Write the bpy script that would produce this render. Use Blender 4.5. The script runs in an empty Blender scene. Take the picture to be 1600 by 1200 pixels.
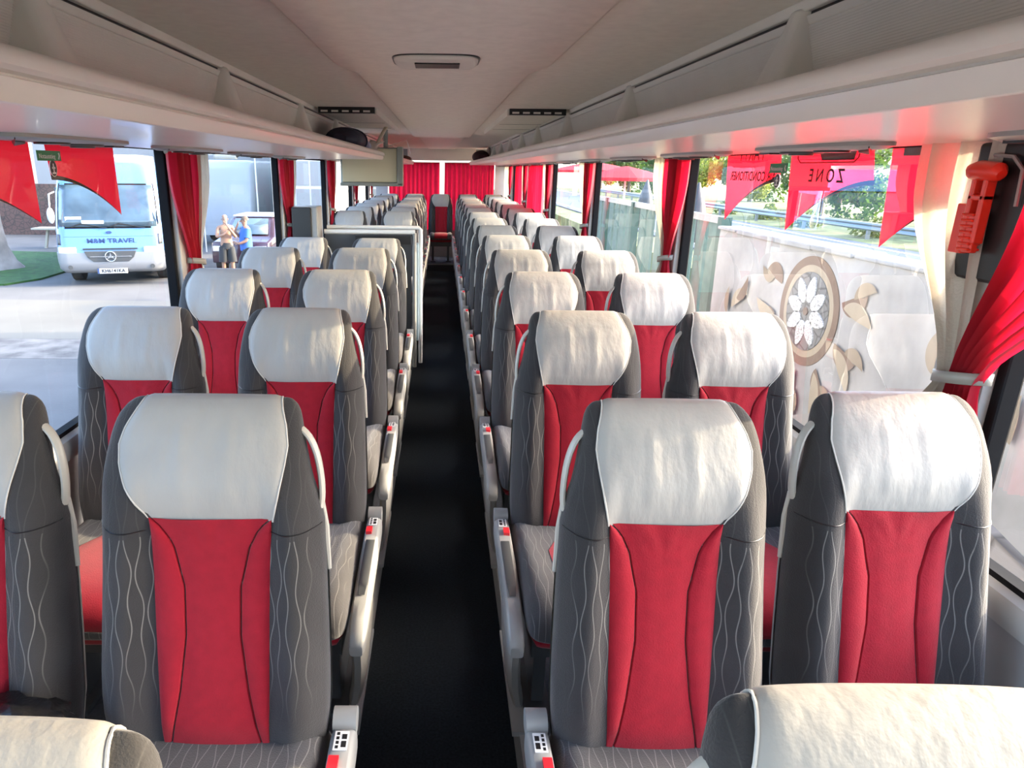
import bpy, math, random
from math import sin, cos, pi, radians
from mathutils import Vector, Matrix
random.seed(7)
SC = bpy.context.scene
COL = SC.collection

# ------------------------------------------------------------------ camera
F_PX, ROLL = 1060.0, radians(0.6)
PITCH = radians(17.5885)
cam_d = bpy.data.cameras.new('camera'); cam = bpy.data.objects.new('camera', cam_d); COL.objects.link(cam)
cam_d.sensor_fit = 'HORIZONTAL'; cam_d.sensor_width = 36.0
cam_d.lens = 36.0 * F_PX / 1600.0
cam_d.shift_x = (800 - 686.48) / 1600.0
cam_d.clip_start = 0.02; cam_d.clip_end = 300
cam.matrix_world = Matrix.Translation((0, 0, 1.70)) @ Matrix.Rotation(pi/2 - PITCH, 4, 'X') @ Matrix.Rotation(ROLL, 4, 'Z')
SC.camera = cam

# ------------------------------------------------------------------ world, sun, exposure
TO_SUN = Vector((1.0, 0.10, 0.255)).normalized()
SUN_STRENGTH, SKY_STRENGTH, EXPOSURE = 5.5, 0.75, 1.40
w = bpy.data.worlds.new('sky'); SC.world = w; w.use_nodes = True
nt = w.node_tree
sky = nt.nodes.new('ShaderNodeTexSky'); sky.sky_type = 'NISHITA'; sky.sun_disc = False
sky.sun_elevation = radians(30); sky.sun_rotation = math.atan2(TO_SUN.x, TO_SUN.y)
sky.air_density = 0.8; sky.dust_density = 2.5; sky.ozone_density = 1.0
nt.links.new(sky.outputs['Color'], nt.nodes['Background'].inputs['Color'])
nt.nodes['Background'].inputs['Strength'].default_value = SKY_STRENGTH
sd = bpy.data.lights.new('sun', 'SUN'); sd.energy = SUN_STRENGTH; sd.angle = radians(0.6); sd.color = (1.0, 0.80, 0.54)
so = bpy.data.objects.new('sun', sd); COL.objects.link(so); so.location = TO_SUN * 30
so.rotation_euler = TO_SUN.to_track_quat('Z', 'Y').to_euler()
SC.view_settings.view_transform = 'Standard'; SC.view_settings.look = 'None'
SC.view_settings.exposure = EXPOSURE; SC.view_settings.gamma = 1.0; SC.view_settings.use_curve_mapping = False
SC.cycles.max_bounces = 14; SC.cycles.diffuse_bounces = 10; SC.cycles.transparent_max_bounces = 16
SC.cycles.use_denoising = True

# ------------------------------------------------------------------ helpers
def lerp(a, b, t): return a + (b - a) * t
def interp(x, xs, ys):
    if x <= xs[0]: return ys[0]
    for i in range(len(xs) - 1):
        if x <= xs[i+1]:
            return lerp(ys[i], ys[i+1], (x - xs[i]) / (xs[i+1] - xs[i]))
    return ys[-1]
def smooth(a, b, x):
    t = min(1, max(0, (x - a) / (b - a))); return t*t*(3 - 2*t)

class MB:
    def __init__(s): s.v = []; s.f = []; s.m = []
    def face(s, idx, m=0): s.f.append(tuple(idx)); s.m.append(m)
    def grid(s, rows, cu=False, cv=False, m=0, cap=False):
        b = len(s.v); R = len(rows); C = len(rows[0])
        for r in rows: s.v += [tuple(p) for p in r]
        for i in range(R if cv else R - 1):
            for j in range(C if cu else C - 1):
                i2, j2 = (i+1) % R, (j+1) % C
                s.face((b+i*C+j, b+i*C+j2, b+i2*C+j2, b+i2*C+j), m)
        if cap:
            s.face([b+j for j in range(C)][::-1], m); s.face([b+(R-1)*C+j for j in range(C)], m)
        return s
    def box(s, x0, x1, y0, y1, z0, z1, m=0):
        b = len(s.v)
        s.v += [(x, y, z) for z in (z0, z1) for y in (y0, y1) for x in (x0, x1)]
        for q in ((0,2,3,1),(4,5,7,6),(0,1,5,4),(2,6,7,3),(0,4,6,2),(1,3,7,5)): s.face([b+k for k in q], m)
        return s
    def tube(s, path, r, n=8, closed=False, m=0, sq=1.0, up=None):
        P = [Vector(p) for p in path]; N = len(P); rows = []
        prev = None
        for i in range(N):
            if closed: t = P[(i+1) % N] - P[i-1]
            else: t = P[min(i+1, N-1)] - P[max(i-1, 0)]
            t.normalize()
            a = Vector(up) if up else (prev if prev is not None else (Vector((0,0,1)) if abs(t.z) < .9 else Vector((1,0,0))))
            a = (a - t * a.dot(t)).normalized(); prev = a; bb = t.cross(a)
            rr = r[i] if isinstance(r, (list, tuple)) else r
            rows.append([P[i] + a*(rr*cos(2*pi*k/n)) + bb*(rr*sq*sin(2*pi*k/n)) for k in range(n)])
        return s.grid(rows, cu=True, cv=closed, m=m, cap=not closed)
    def prism(s, poly, axis, a0, a1, m=0):
        def P(p, a):
            return {'x': (a, p[0], p[1]), 'y': (p[0], a, p[1]), 'z': (p[0], p[1], a)}[axis]
        return s.grid([[P(p, a0) for p in poly], [P(p, a1) for p in poly]], cu=True, m=m, cap=True)
    def disc(s, c, r, axis, t, n=24, m=0, ry=None):
        ry = ry or r
        poly = [(r*cos(2*pi*k/n), ry*sin(2*pi*k/n)) for k in range(n)]
        i = 'xyz'.index(axis); o = [k for k in range(3) if k != i]
        return s.prism([(c[o[0]]+p[0], c[o[1]]+p[1]) for p in poly], axis, c[i]-t/2, c[i]+t/2, m)
    def ellipsoid(s, c, r, nu=16, nv=10, m=0, fn=None):
        rows = []
        for i in range(nv + 1):
            ph = pi * min(max(i / nv, .02), .98)
            row = []
            for j in range(nu):
                th = 2*pi*j/nu
                d = Vector((sin(ph)*cos(th), sin(ph)*sin(th), cos(ph)))
                k = fn(d) if fn else 1
                row.append((c[0]+d.x*r[0]*k, c[1]+d.y*r[1]*k, c[2]+d.z*r[2]*k))
            rows.append(row)
        return s.grid(rows, cu=True, m=m, cap=True)
    def mesh(s, name, mats, smooth_a=38):
        me = bpy.data.meshes.new(name); me.from_pydata(s.v, [], s.f); me.update()
        for mm in (mats if isinstance(mats, (list, tuple)) else [mats]): me.materials.append(mm)
        for p, k in zip(me.polygons, s.m): p.material_index = k; p.use_smooth = smooth_a > 0
        if smooth_a > 0: me.set_sharp_from_angle(angle=radians(smooth_a))
        return me

def link(o, parent=None):
    COL.objects.link(o)
    if parent is not None: o.parent = parent
    return o
def recalc(me):
    import bmesh
    bm = bmesh.new(); bm.from_mesh(me); bmesh.ops.recalc_face_normals(bm, faces=bm.faces); bm.to_mesh(me); bm.free()
def obj(name, mb, mats, parent=None, bevel=0, smooth_a=38, loc=None, label=None, solid=0):
    me = mb.mesh(name, mats, smooth_a) if isinstance(mb, MB) else mb
    if isinstance(mb, MB):
        recalc(me)
        if smooth_a > 0: me.set_sharp_from_angle(angle=radians(smooth_a))
    o = bpy.data.objects.new(name, me); link(o, parent)
    if loc: o.location = loc
    if bevel:
        b = o.modifiers.new('bevel', 'BEVEL'); b.width = bevel; b.segments = 2; b.limit_method = 'ANGLE'; b.angle_limit = radians(40)
    if solid:
        d = o.modifiers.new('solid', 'SOLIDIFY'); d.thickness = solid; d.offset = 0
    if label: o['label'] = label
    return o
def tag(o, label, cat, group=None):
    o['label'] = label; o['category'] = cat
    if group: o['group'] = group
    return o
def empty(name, loc=(0,0,0), label=None, cat=None, group=None, rz=0):
    o = bpy.data.objects.new(name, None); COL.objects.link(o); o.location = loc; o.rotation_euler = (0, 0, rz); o.empty_display_size = .1
    if label: tag(o, label, cat, group)
    return o
def struct(o): o['kind'] = 'structure'; return o
KIDS = {}
def copy_tree(o, parent=None):
    c = o.copy(); COL.objects.link(c)
    if parent is not None: c.parent = parent
    for ch in list(o.children): copy_tree(ch, c)
    return c
def text_mesh(txt, size, ext=0.001, mirror=False, bold=0, align='CENTER', xs=1.0):
    cu = bpy.data.curves.new('lettering', 'FONT'); cu.body = txt; cu.size = size; cu.extrude = ext; cu.offset = bold
    cu.align_x = align; cu.align_y = 'CENTER'; cu.resolution_u = 3
    t = bpy.data.objects.new('tmp', cu); COL.objects.link(t)
    dg = bpy.context.evaluated_depsgraph_get()
    me = bpy.data.meshes.new_from_object(t.evaluated_get(dg))
    bpy.data.objects.remove(t); bpy.data.curves.remove(cu)
    s = (-1 if mirror else 1) * xs
    for v in me.vertices: v.co.x *= s
    return me
ORD = ['front', 'first', 'second', 'third', 'fourth', 'fifth', 'sixth', 'seventh', 'eighth', 'ninth', 'tenth', 'eleventh', 'twelfth', 'thirteenth', 'fourteenth']

# ------------------------------------------------------------------ materials
def mat(name, col, rough=.6, metal=0, noise=0, nscale=8, bump=0, bscale=60, spec=.5, coat=0, sheen=0, stretch=(1,1,1), trans=None):
    m = bpy.data.materials.new(name); m.use_nodes = True; nt = m.node_tree; N = nt.nodes; L = nt.links
    b = N['Principled BSDF']; b.inputs['Roughness'].default_value = rough; b.inputs['Metallic'].default_value = metal
    b.inputs['Specular IOR Level'].default_value = spec; b.inputs['Coat Weight'].default_value = coat; b.inputs['Sheen Weight'].default_value = sheen
    b.inputs['Base Color'].default_value = (*col, 1)
    tc = N.new('ShaderNodeTexCoord'); mp = N.new('ShaderNodeMapping'); mp.inputs['Scale'].default_value = stretch
    L.new(tc.outputs['Object'], mp.inputs['Vector'])
    if noise:
        n = N.new('ShaderNodeTexNoise'); n.inputs['Scale'].default_value = nscale; n.inputs['Detail'].default_value = 6
        L.new(mp.outputs[0], n.inputs['Vector'])
        cr = N.new('ShaderNodeValToRGB'); e = cr.color_ramp.elements
        e[0].position = .3; e[1].position = .7
        e[0].color = (*[max(0, c*(1-noise)) for c in col], 1); e[1].color = (*[min(1, c*(1+noise)) for c in col], 1)
        L.new(n.outputs['Fac'], cr.inputs[0]); L.new(cr.outputs[0], b.inputs['Base Color'])
    if bump:
        n2 = N.new('ShaderNodeTexNoise'); n2.inputs['Scale'].default_value = bscale; n2.inputs['Detail'].default_value = 4
        L.new(mp.outputs[0], n2.inputs['Vector'])
        bp = N.new('ShaderNodeBump'); bp.inputs['Strength'].default_value = bump; bp.inputs['Distance'].default_value = .01
        L.new(n2.outputs['Fac'], bp.inputs['Height']); L.new(bp.outputs[0], b.inputs['Normal'])
    if trans:
        tr = N.new('ShaderNodeBsdfTranslucent'); tr.inputs['Color'].default_value = (*trans[0], 1)
        mx = N.new('ShaderNodeMixShader'); mx.inputs[0].default_value = trans[1]
        L.new(b.outputs[0], mx.inputs[1]); L.new(tr.outputs[0], mx.inputs[2]); L.new(mx.outputs[0], N['Material Output'].inputs['Surface'])
    return m

def glass_mat(name, tint, refl=.08, rough=.0):
    m = bpy.data.materials.new(name); m.use_nodes = True; nt = m.node_tree; N = nt.nodes; L = nt.links
    N.remove(N['Principled BSDF'])
    t = N.new('ShaderNodeBsdfTransparent'); t.inputs['Color'].default_value = (*tint, 1)
    g = N.new('ShaderNodeBsdfGlossy'); g.inputs['Roughness'].default_value = rough; g.inputs['Color'].default_value = (1,1,1,1)
    fr = N.new('ShaderNodeLayerWeight'); fr.inputs['Blend'].default_value = .25
    mul = N.new('ShaderNodeMath'); mul.operation = 'MULTIPLY_ADD'; mul.inputs[1].default_value = .16; mul.inputs[2].default_value = refl
    L.new(fr.outputs['Fresnel'], mul.inputs[0])
    mx = N.new('ShaderNodeMixShader'); L.new(mul.outputs[0], mx.inputs[0]); L.new(t.outputs[0], mx.inputs[1]); L.new(g.outputs[0], mx.inputs[2])
    L.new(mx.outputs[0], N['Material Output'].inputs['Surface'])
    return m

def vinyl_mat(name, col):
    m = bpy.data.materials.new(name); m.use_nodes = True; nt = m.node_tree; N = nt.nodes; L = nt.links
    b = N['Principled BSDF']; b.inputs['Base Color'].default_value = (*col, 1); b.inputs['Roughness'].default_value = .3
    tr = N.new('ShaderNodeBsdfTranslucent'); tr.inputs['Color'].default_value = (*col, 1)
    tp = N.new('ShaderNodeBsdfTransparent'); tp.inputs['Color'].default_value = (col[0], col[1]*.6, col[2]*.6, 1)
    m1 = N.new('ShaderNodeMixShader'); m1.inputs[0].default_value = .6; L.new(b.outputs[0], m1.inputs[1]); L.new(tr.outputs[0], m1.inputs[2])
    m2 = N.new('ShaderNodeMixShader'); m2.inputs[0].default_value = .05; L.new(m1.outputs[0], m2.inputs[1]); L.new(tp.outputs[0], m2.inputs[2])
    L.new(m2.outputs[0], N['Material Output'].inputs['Surface'])
    return m

def wave_fabric(name, base, line, axis_u, axis_v, v_fade=None, v_seam=None):
    """charcoal cloth with rows of wavy lines that never cross: one line per strip"""
    m = bpy.data.materials.new(name); m.use_nodes = True; nt = m.node_tree; N = nt.nodes; L = nt.links
    b = N['Principled BSDF']; b.inputs['Roughness'].default_value = .85; b.inputs['Sheen Weight'].default_value = .25; b.inputs['Specular IOR Level'].default_value = .2
    tc = N.new('ShaderNodeTexCoord'); sp = N.new('ShaderNodeSeparateXYZ'); L.new(tc.outputs['Object'], sp.inputs[0])
    def M(op, a, bb=None, c=None):
        n = N.new('ShaderNodeMath'); n.operation = op
        for i, x in enumerate((a, bb, c)):
            if x is None: continue
            if isinstance(x, (int, float)): n.inputs[i].default_value = x
            else: L.new(x, n.inputs[i])
        return n.outputs[0]
    V = sp.outputs[axis_v]
    U = M('ABSOLUTE', sp.outputs[0])
    sn = N.new('ShaderNodeSeparateXYZ'); L.new(tc.outputs['Normal'], sn.inputs[0])
    side = N.new('ShaderNodeMapRange'); side.inputs[1].default_value = .62; side.inputs[2].default_value = .86; side.inputs[3].default_value = 1; side.inputs[4].default_value = 0
    L.new(M('ABSOLUTE', sn.outputs[0]), side.inputs[0])
    W = .0180
    u = M('DIVIDE', U, W); fl = M('FLOOR', u); fr = M('FRACT', u)
    ph = M('MULTIPLY', fl, 2.3)
    s1 = M('SINE', M('ADD', M('MULTIPLY', V, 52.0), ph))
    s2 = M('SINE', M('ADD', M('MULTIPLY', V, 23.0), M('MULTIPLY', fl, 4.1)))
    off = M('ADD', M('MULTIPLY', s1, .22), M('MULTIPLY', s2, .16))
    d = M('ABSOLUTE', M('SUBTRACT', fr, M('ADD', off, .5)))
    line_f = M('SUBTRACT', 1.0, M('SMOOTH_MIN', 1.0, M('DIVIDE', d, .075), .3))
    line_f = M('MULTIPLY', M('MAXIMUM', line_f, 0.0), side.outputs[0])
    if v_fade is not None:
        mr = N.new('ShaderNodeMapRange'); mr.inputs[1].default_value = v_fade[0]; mr.inputs[2].default_value = v_fade[1]; L.new(V, mr.inputs[0])
        line_f = M('MULTIPLY', line_f, mr.outputs[0])
    if v_seam is not None:
        above = M('GREATER_THAN', V, v_seam)
        line_f = M('MULTIPLY', line_f, M('SUBTRACT', 1.0, M('MULTIPLY', above, .85)))
    n = N.new('ShaderNodeTexNoise'); n.inputs['Scale'].default_value = 350; L.new(tc.outputs['Object'], n.inputs['Vector'])
    n2 = N.new('ShaderNodeTexNoise'); n2.inputs['Scale'].default_value = 9; L.new(tc.outputs['Object'], n2.inputs['Vector'])
    k = M('ADD', M('MULTIPLY', n2.outputs['Fac'], .5), .75)
    bc = N.new('ShaderNodeMix'); bc.data_type = 'RGBA'
    bc.inputs[6].default_value = (*base, 1); bc.inputs[7].default_value = (*line, 1); L.new(line_f, bc.inputs[0])
    hs = N.new('ShaderNodeHueSaturation'); L.new(k, hs.inputs['Value']); L.new(bc.outputs[2], hs.inputs['Color'])
    L.new(hs.outputs[0], b.inputs['Base Color'])
    bp = N.new('ShaderNodeBump'); bp.inputs['Strength'].default_value = .25; bp.inputs['Distance'].default_value = .004
    L.new(n.outputs['Fac'], bp.inputs['Height']); L.new(bp.outputs[0], b.inputs['Normal'])
    return m

M_ = {}
M_['charcoal'] = wave_fabric('charcoal wave cloth', (.031, .029, .029), (.19, .18, .165), 0, 2, v_fade=(.16, .34), v_seam=.52)
M_['cushion'] = wave_fabric('charcoal cushion cloth', (.045, .043, .045), (.15, .145, .14), 0, 1)
M_['leather'] = mat('cream leather', (.345, .33, .30), .48, noise=.05, nscale=7, bump=.2, bscale=26, stretch=(1.6, 1.6, .5), spec=.3)
M_['piping'] = mat('cream piping', (.46, .44, .40), .5)
M_['red'] = mat('red seat cloth', (.28, .0055, .016), .85, noise=.08, nscale=40, bump=.15, bscale=300, sheen=.15, spec=.2)
M_['shell'] = mat('warm grey plastic', (.27, .26, .235), .4, noise=.04, nscale=5)
M_['handle'] = mat('beige handle plastic', (.40, .38, .33), .4)
M_['grey'] = mat('light grey plastic', (.30, .30, .285), .35, noise=.04)
M_['darkgrey'] = mat('dark grey plastic', (.055, .058, .06), .4)
M_['steel'] = mat('grey painted steel', (.30, .30, .29), .4, metal=.3)
M_['black'] = mat('black plastic', (.012, .012, .013), .35)
M_['redbtn'] = mat('red button plastic', (.65, .02, .03), .3)
M_['white'] = mat('white print', (.75, .75, .73), .5)
M_['carpet'] = mat('black ribbed carpet', (.010, .013, .016), .95, noise=.4, nscale=120, bump=.4, bscale=400, spec=.1)
M_['platform'] = mat('dark grey floor lining', (.05, .055, .065), .8, noise=.2, nscale=90)
M_['ceil'] = mat('beige headliner', (.86, .83, .77), .9, noise=.04, nscale=30, bump=.06, bscale=300, spec=.15)
M_['ceil2'] = mat('grey beige side headliner', (.78, .76, .70), .9, noise=.04, nscale=30, bump=.06, bscale=300, spec=.15)
M_['rack'] = mat('cream gloss rack plastic', (.76, .735, .68), .32, noise=.02, nscale=3, coat=.08)
M_['rackmat'] = mat('cream matt rack plastic', (.74, .72, .66), .5, noise=.03, nscale=6)
M_['wallp'] = mat('grey wall panel', (.33, .32, .31), .7, noise=.05)
M_['pillar'] = mat('grey pillar trim', (.44, .44, .42), .5)
M_['rubber'] = mat('black window rubber', (.010, .010, .011), .8, spec=.1)
M_['glass'] = glass_mat('side window glass', (.94, .965, .965), .012)
M_['vinyl'] = vinyl_mat('red vinyl film', (.62, .003, .014))
M_['vinyldark'] = mat('dark print', (.025, .001, .003), .5)
M_['drape'] = mat('red drape', (.40, .008, .026), .75, noise=.1, nscale=20, sheen=.3, trans=((.62, .008, .04), .35), spec=.2)
M_['lining'] = mat('beige drape', (.60, .55, .48), .8, noise=.05, nscale=12, bump=.3, bscale=140, trans=((.7, .63, .52), .3), spec=.2)
M_['green'] = mat('green sign', (.02, .22, .08), .4)
M_['exterior'] = mat('off white coach paint', (.75, .74, .72), .3)

# ================================================================== the coach shell
Y0, Y1 = -2.4, 12.95
PZ = 0.12
mb = MB().box(-.27, .27, Y0, 12.2, -.10, 0.0); struct(obj('floor', mb, M_['carpet'], smooth_a=0))
mb = MB().box(-1.2, -.255, Y0, Y1, -.1, PZ).box(.255, 1.2, Y0, Y1, -.1, PZ).box(-.255, .255, 11.9, Y1, -.1, PZ)
struct(obj('floor_platform', mb, M_['platform'], smooth_a=0))
mb = MB().box(-.262, -.245, Y0, 11.9, .0, PZ+.006).box(.245, .262, Y0, 11.9, 0, PZ+.006).box(-.25, .25, 11.88, 11.905, .105, .126)
struct(obj('trim_1', mb, M_['steel'], smooth_a=0))
# side walls below and above the windows
for sgn, nm in ((-1, 'left'), (1, 'right')):
    mb = MB()
    def bx(x0, x1, y0, y1, z0, z1, m=0):
        a, b = sorted((sgn*x0, sgn*x1)); mb.box(a, b, y0, y1, z0, z1, m)
    bx(1.205, 1.218, Y0, Y1, PZ, .80); bx(1.215, 1.27, Y0, Y1, -.95, .85, 1)
    bx(1.205, 1.27, Y0, Y1, 1.775, 2.17, 1)
    struct(obj('wall_' + nm, mb, [M_['wallp'], M_['exterior']], smooth_a=0))
    mb = MB(); pr = [(1.192, .79), (1.186, .83), (1.192, .855), (1.205, .868), (1.235, .868), (1.235, .79)]
    mb.grid([[(sgn*p[0], y, p[1]) for p in pr] for y in (Y0, Y1)], cu=True, cap=True)
    struct(obj('trim_' + ('2' if sgn < 0 else '3'), mb, M_['pillar'], smooth_a=30))

# roof, ceiling
mb = MB().box(-1.27, 1.27, Y0, Y1, 2.10, 2.17); struct(obj('roof', mb, M_['exterior'], smooth_a=0))
mb = MB()
def cpanel(y0, y1, wn, wf, z):          # dropped centre panel with rolled edge
    rows = []
    n = 6
    for i in range(n + 1):
        y = lerp(y0, y1, i / n); ww = lerp(wn, wf, i / n)
        rows.append([(-ww-.012, y, z+.030), (-ww-.004, y, z+.010), (-ww+.012, y, z), (ww-.012, y, z), (ww+.004, y, z+.010), (ww+.012, y, z+.030)])
    mb.grid(rows)
    mb.grid([rows[0][::-1], [(p[0], p[1], z+.05) for p in rows[0][::-1]]]); mb.grid([rows[-1], [(p[0], p[1], z+.05) for p in rows[-1]]])
cpanel(Y0, 2.42, .365, .352, 2.018); cpanel(2.42, 2.62, .352, .306, 2.018); cpanel(2.62, 7.6, .306, .295, 2.018); cpanel(7.64, 12.5, .25, .235, 2.030)
struct(obj('ceiling', mb, M_['ceil'], smooth_a=50))
mb = MB()
for sgn in (-1, 1):
    cuts = [Y0, 1.5, 4.0, 7.6, 10.0, Y1] if sgn > 0 else [Y0, 3.9, 5.7, 7.6, 10.0, Y1]
    for a, b in zip(cuts[:-1], cuts[1:]):
        x0, x1 = sorted((sgn*.22, sgn*.80)); mb.box(x0, x1, a+.003, b-.003, 2.040, 2.055)
struct(obj('ceiling_side_panels', mb, M_['ceil2'], smooth_a=0))
mb = MB().box(-1.2, 1.2, Y0, Y1, 2.056, 2.075); struct(obj('ceiling_backing', mb, M_['black'], smooth_a=0))

# windows, pillars
PL = [0.98, 3.10, 5.20, 7.30, 9.40, 11.50]
PR = [-.70, 1.40, 3.45, 5.52, 7.60, 9.70, 11.80]
WIN = {}
wn = 0; tn = 4
for sgn, PS in ((-1, PL), (1, PR)):
    for p in PS:
        mb = MB(); a, b = sorted((sgn*1.175, sgn*1.235)); mb.box(a, b, p, p+.14, .86, 1.776)
        a, b = sorted((sgn*1.195, sgn*1.24)); mb.box(a, b, p-.026, p, .86, 1.776, 1); mb.box(a, b, p+.14, p+.165, .86, 1.776, 1)
        struct(obj('trim_%d' % tn, mb, [M_['pillar'], M_['rubber']], bevel=.006, smooth_a=0)); tn += 1
    ends = PS + [Y1 + .05]
    if sgn < 0: ends = [Y0 - .165] + ends
    for a, b in zip(ends[:-1], ends[1:]):
        wn += 1
        y0, y1 = a + .165, b - .026
        g = MB(); x0, x1 = sorted((sgn*1.222, sgn*1.2225))
        g.grid([[(sgn*1.222, y0, .865), (sgn*1.222, y1, .865)], [(sgn*1.222, y0, 1.778), (sgn*1.222, y1, 1.778)]])
        win = struct(obj('window_%d' % wn, g, M_['glass'], smooth_a=0))
        fr = MB(); xa, xb = sorted((sgn*1.205, sgn*1.238))
        fr.box(xa, xb, y0, y1, .862, .882); fr.box(xa, xb, y0, y1, 1.766, 1.78)
        obj('window_frame', fr, M_['rubber'], win, smooth_a=0)
        WIN[(sgn, round(a, 2))] = win

# front wall: the windscreen opening behind the camera
mb = MB().box(-1.2, 1.2, Y0-.06, Y0, -.1, .55).box(-1.2, 1.2, Y0-.06, Y0, 1.80, 2.1).box(-1.2, -1.1, Y0-.06, Y0, .55, 1.80).box(1.1, 1.2, Y0-.06, Y0, .55, 1.80)
struct(obj('wall_front', mb, M_['wallp'], smooth_a=0))
# rear wall with window opening
mb = MB()
mb.box(-1.2, 1.2, Y1, Y1+.06, -.1, .62); mb.box(-1.2, -.98, Y1, Y1+.06, .62, 2.1); mb.box(.98, 1.2, Y1, Y1+.06, .62, 2.1)
mb.box(-.98, .98, Y1, Y1+.06, 1.845, 2.1)
struct(obj('wall_back', mb, M_['wallp'], smooth_a=0))
mb = MB().box(-.60, .60, 12.55, 12.62, 1.848, 2.045); struct(obj('trim_90', mb, M_['rackmat'], smooth_a=0, bevel=.01))
g = MB().grid([[(-.98, Y1+.03, .62), (.98, Y1+.03, .62)], [(-.98, Y1+.03, 1.845), (.98, Y1+.03, 1.845)]])
struct(obj('window_back', g, M_['glass'], smooth_a=0))

# ================================================================== window graphics and stickers
def flag_shape(sgn, y_top_far, y_bot, y_right, z_right, y_top_near, win, z_top=1.775, z_bot=1.503):
    """red vinyl pennant: straight far edge, pointed foot, concave lower edge"""
    X = sgn*1.2235
    low = []
    n = 14
    for i in range(n + 1):
        t = i / n
        y = lerp(y_bot, y_right, t); z = z_bot + (z_right - z_bot) * (1 - (1 - t)**1.9)
        low.append((X, y, z))
    top = [(X, lerp(y_top_far, y_top_near, i / n), z_top) for i in range(n + 1)]
    d = obj('red_pennant_graphic', MB().grid([low, top]), M_['vinyl'], win, smooth_a=0)
    edge = MB().grid([[(X - sgn*.0004, p[1], p[2]) for p in low], [(X - sgn*.0004, p[1] - .003, p[2] + .012*(i/n) + .003) for i, p in enumerate(low)]])
    obj('dark_edge', edge, M_['vinyldark'], d, smooth_a=0)
    return d
def put_text(me, name, m, parent, sgn, y, z, off=.0012):
    # text plane (x right, y up) onto the window plane, as read from outside when mirrored
    o = bpy.data.objects.new(name, me); link(o, parent)
    me.materials.clear(); me.materials.append(m)
    # from inside the coach the picture's rightward direction is -Y on the right-hand windows, +Y on the left-hand ones
    ax = Vector((0, -1, 0)) if sgn > 0 else Vector((0, 1, 0))
    up = Vector((0, 0, 1)); nn = ax.cross(up)
    R = Matrix((ax, up, nn)).transposed().to_4x4()
    o.matrix_local = Matrix.Translation((sgn*(1.2235) - sgn*off, y, z)) @ R
    return o
WR = WIN[(1, 1.40)]; WL = WIN[(-1, .98)]
dA = flag_shape(1, 3.063, 3.011, 2.56, 1.668, 2.585, WR)
dZ = flag_shape(1, 2.508, 2.471, 2.005, 1.668, 2.034, WR)
dE = flag_shape(1, 1.951, 1.927, 1.60, 1.64, 1.60, WR)
put_text(text_mesh('AIR CONDITIONER', .050, .0003, True, bold=.001, xs=.93), 'lettering', M_['vinyldark'], dA, 1, 2.80, 1.683)
put_text(text_mesh('PARTY', .085, .0003, True, xs=.9), 'lettering', M_['vinyldark'], dA, 1, 2.83, 1.768)
put_text(text_mesh('Z O N E', .058, .0003, True, bold=.001, xs=1.0), 'lettering', M_['vinyldark'], dZ, 1, 2.262, 1.690)
# the rounded frame above ZONE
fr = MB(); pts = []
for (y, z) in ((2.46, 1.775), (2.455, 1.745), (2.435, 1.732), (2.12, 1.732), (2.10, 1.745), (2.095, 1.775)): pts.append((1.2222, y, z))
fr.tube(pts, .0022, 6); obj('printed_frame', fr, M_['vinyldark'], dZ)
mb = MB().grid([[(1.2222, 2.33, 1.775), (1.2222, 2.11, 1.775)], [(1.2222, 2.30, 1.738), (1.2222, 2.12, 1.738)]]); obj('dark_patch', mb, M_['vinyldark'], dZ, smooth_a=0)
mb = MB().box(1.2222, 1.2228, 1.83, 1.90, 1.745, 1.775); obj('dark_patch', mb, M_['vinyldark'], dE, smooth_a=0)
flag_shape(-1, 2.123, 2.127, 1.60, 1.665, 1.50, WL, z_bot=1.528)
dl = flag_shape(-1, 2.665, 2.668, 2.22, 1.655, 2.205, WL, z_bot=1.520)
# emergency exit stickers and round hammer pictograms on the glass
for sgn, win, ya, yb, z0, z1, yc, zc in ((1, WR, 2.648, 2.512, 1.698, 1.732, 2.578, 1.671), (-1, WL, 2.150, 2.285, 1.712, 1.742, 2.232, 1.690)):
    X = sgn*1.2195
    mb = MB(); a, b = sorted((X, X - sgn*.001)); mb.box(a, b, min(ya, yb), max(ya, yb), z0, z1); st = obj('exit_sticker', mb, M_['green'], win, smooth_a=0)
    t = text_mesh('Notausstieg', .020, .0002, False, xs=.95)
    put_text(t, 'lettering', M_['white'], st, sgn, (ya+yb)/2 + (.012 if sgn > 0 else -.012), (z0+z1)/2 - .002, off=.0056)
    fig = MB(); fx = X - sgn*.002; fy = (yb + sgn*.014)
    fig.tube([(fx, fy, (z0+z1)/2 + .009), (fx, fy+.003, (z0+z1)/2), (fx, fy-.004, (z0+z1)/2 - .010)], .0022, 6); obj('running_figure', fig, M_['white'], st)
    mb = MB().disc((X, yc, zc), .021, 'x', .001, ry=.026); hs = obj('hammer_sticker', mb, M_['white'], win)
    mb = MB().disc((X - sgn*.0008, yc, zc), .0185, 'x', .001, ry=.0235); obj('black_disc', mb, M_['black'], hs)
    mb = MB().box(X - .0018, X + .0018, yc-.003, yc+.003, zc-.012, zc+.014).box(X-.0018, X+.0018, yc-.009, yc+.009, zc-.002, zc+.004).box(X-.0018, X+.0018, yc-.010, yc+.010, zc-.017, zc-.012)
    obj('hammer_pictogram', mb, M_['white'], hs, smooth_a=0)

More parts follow.
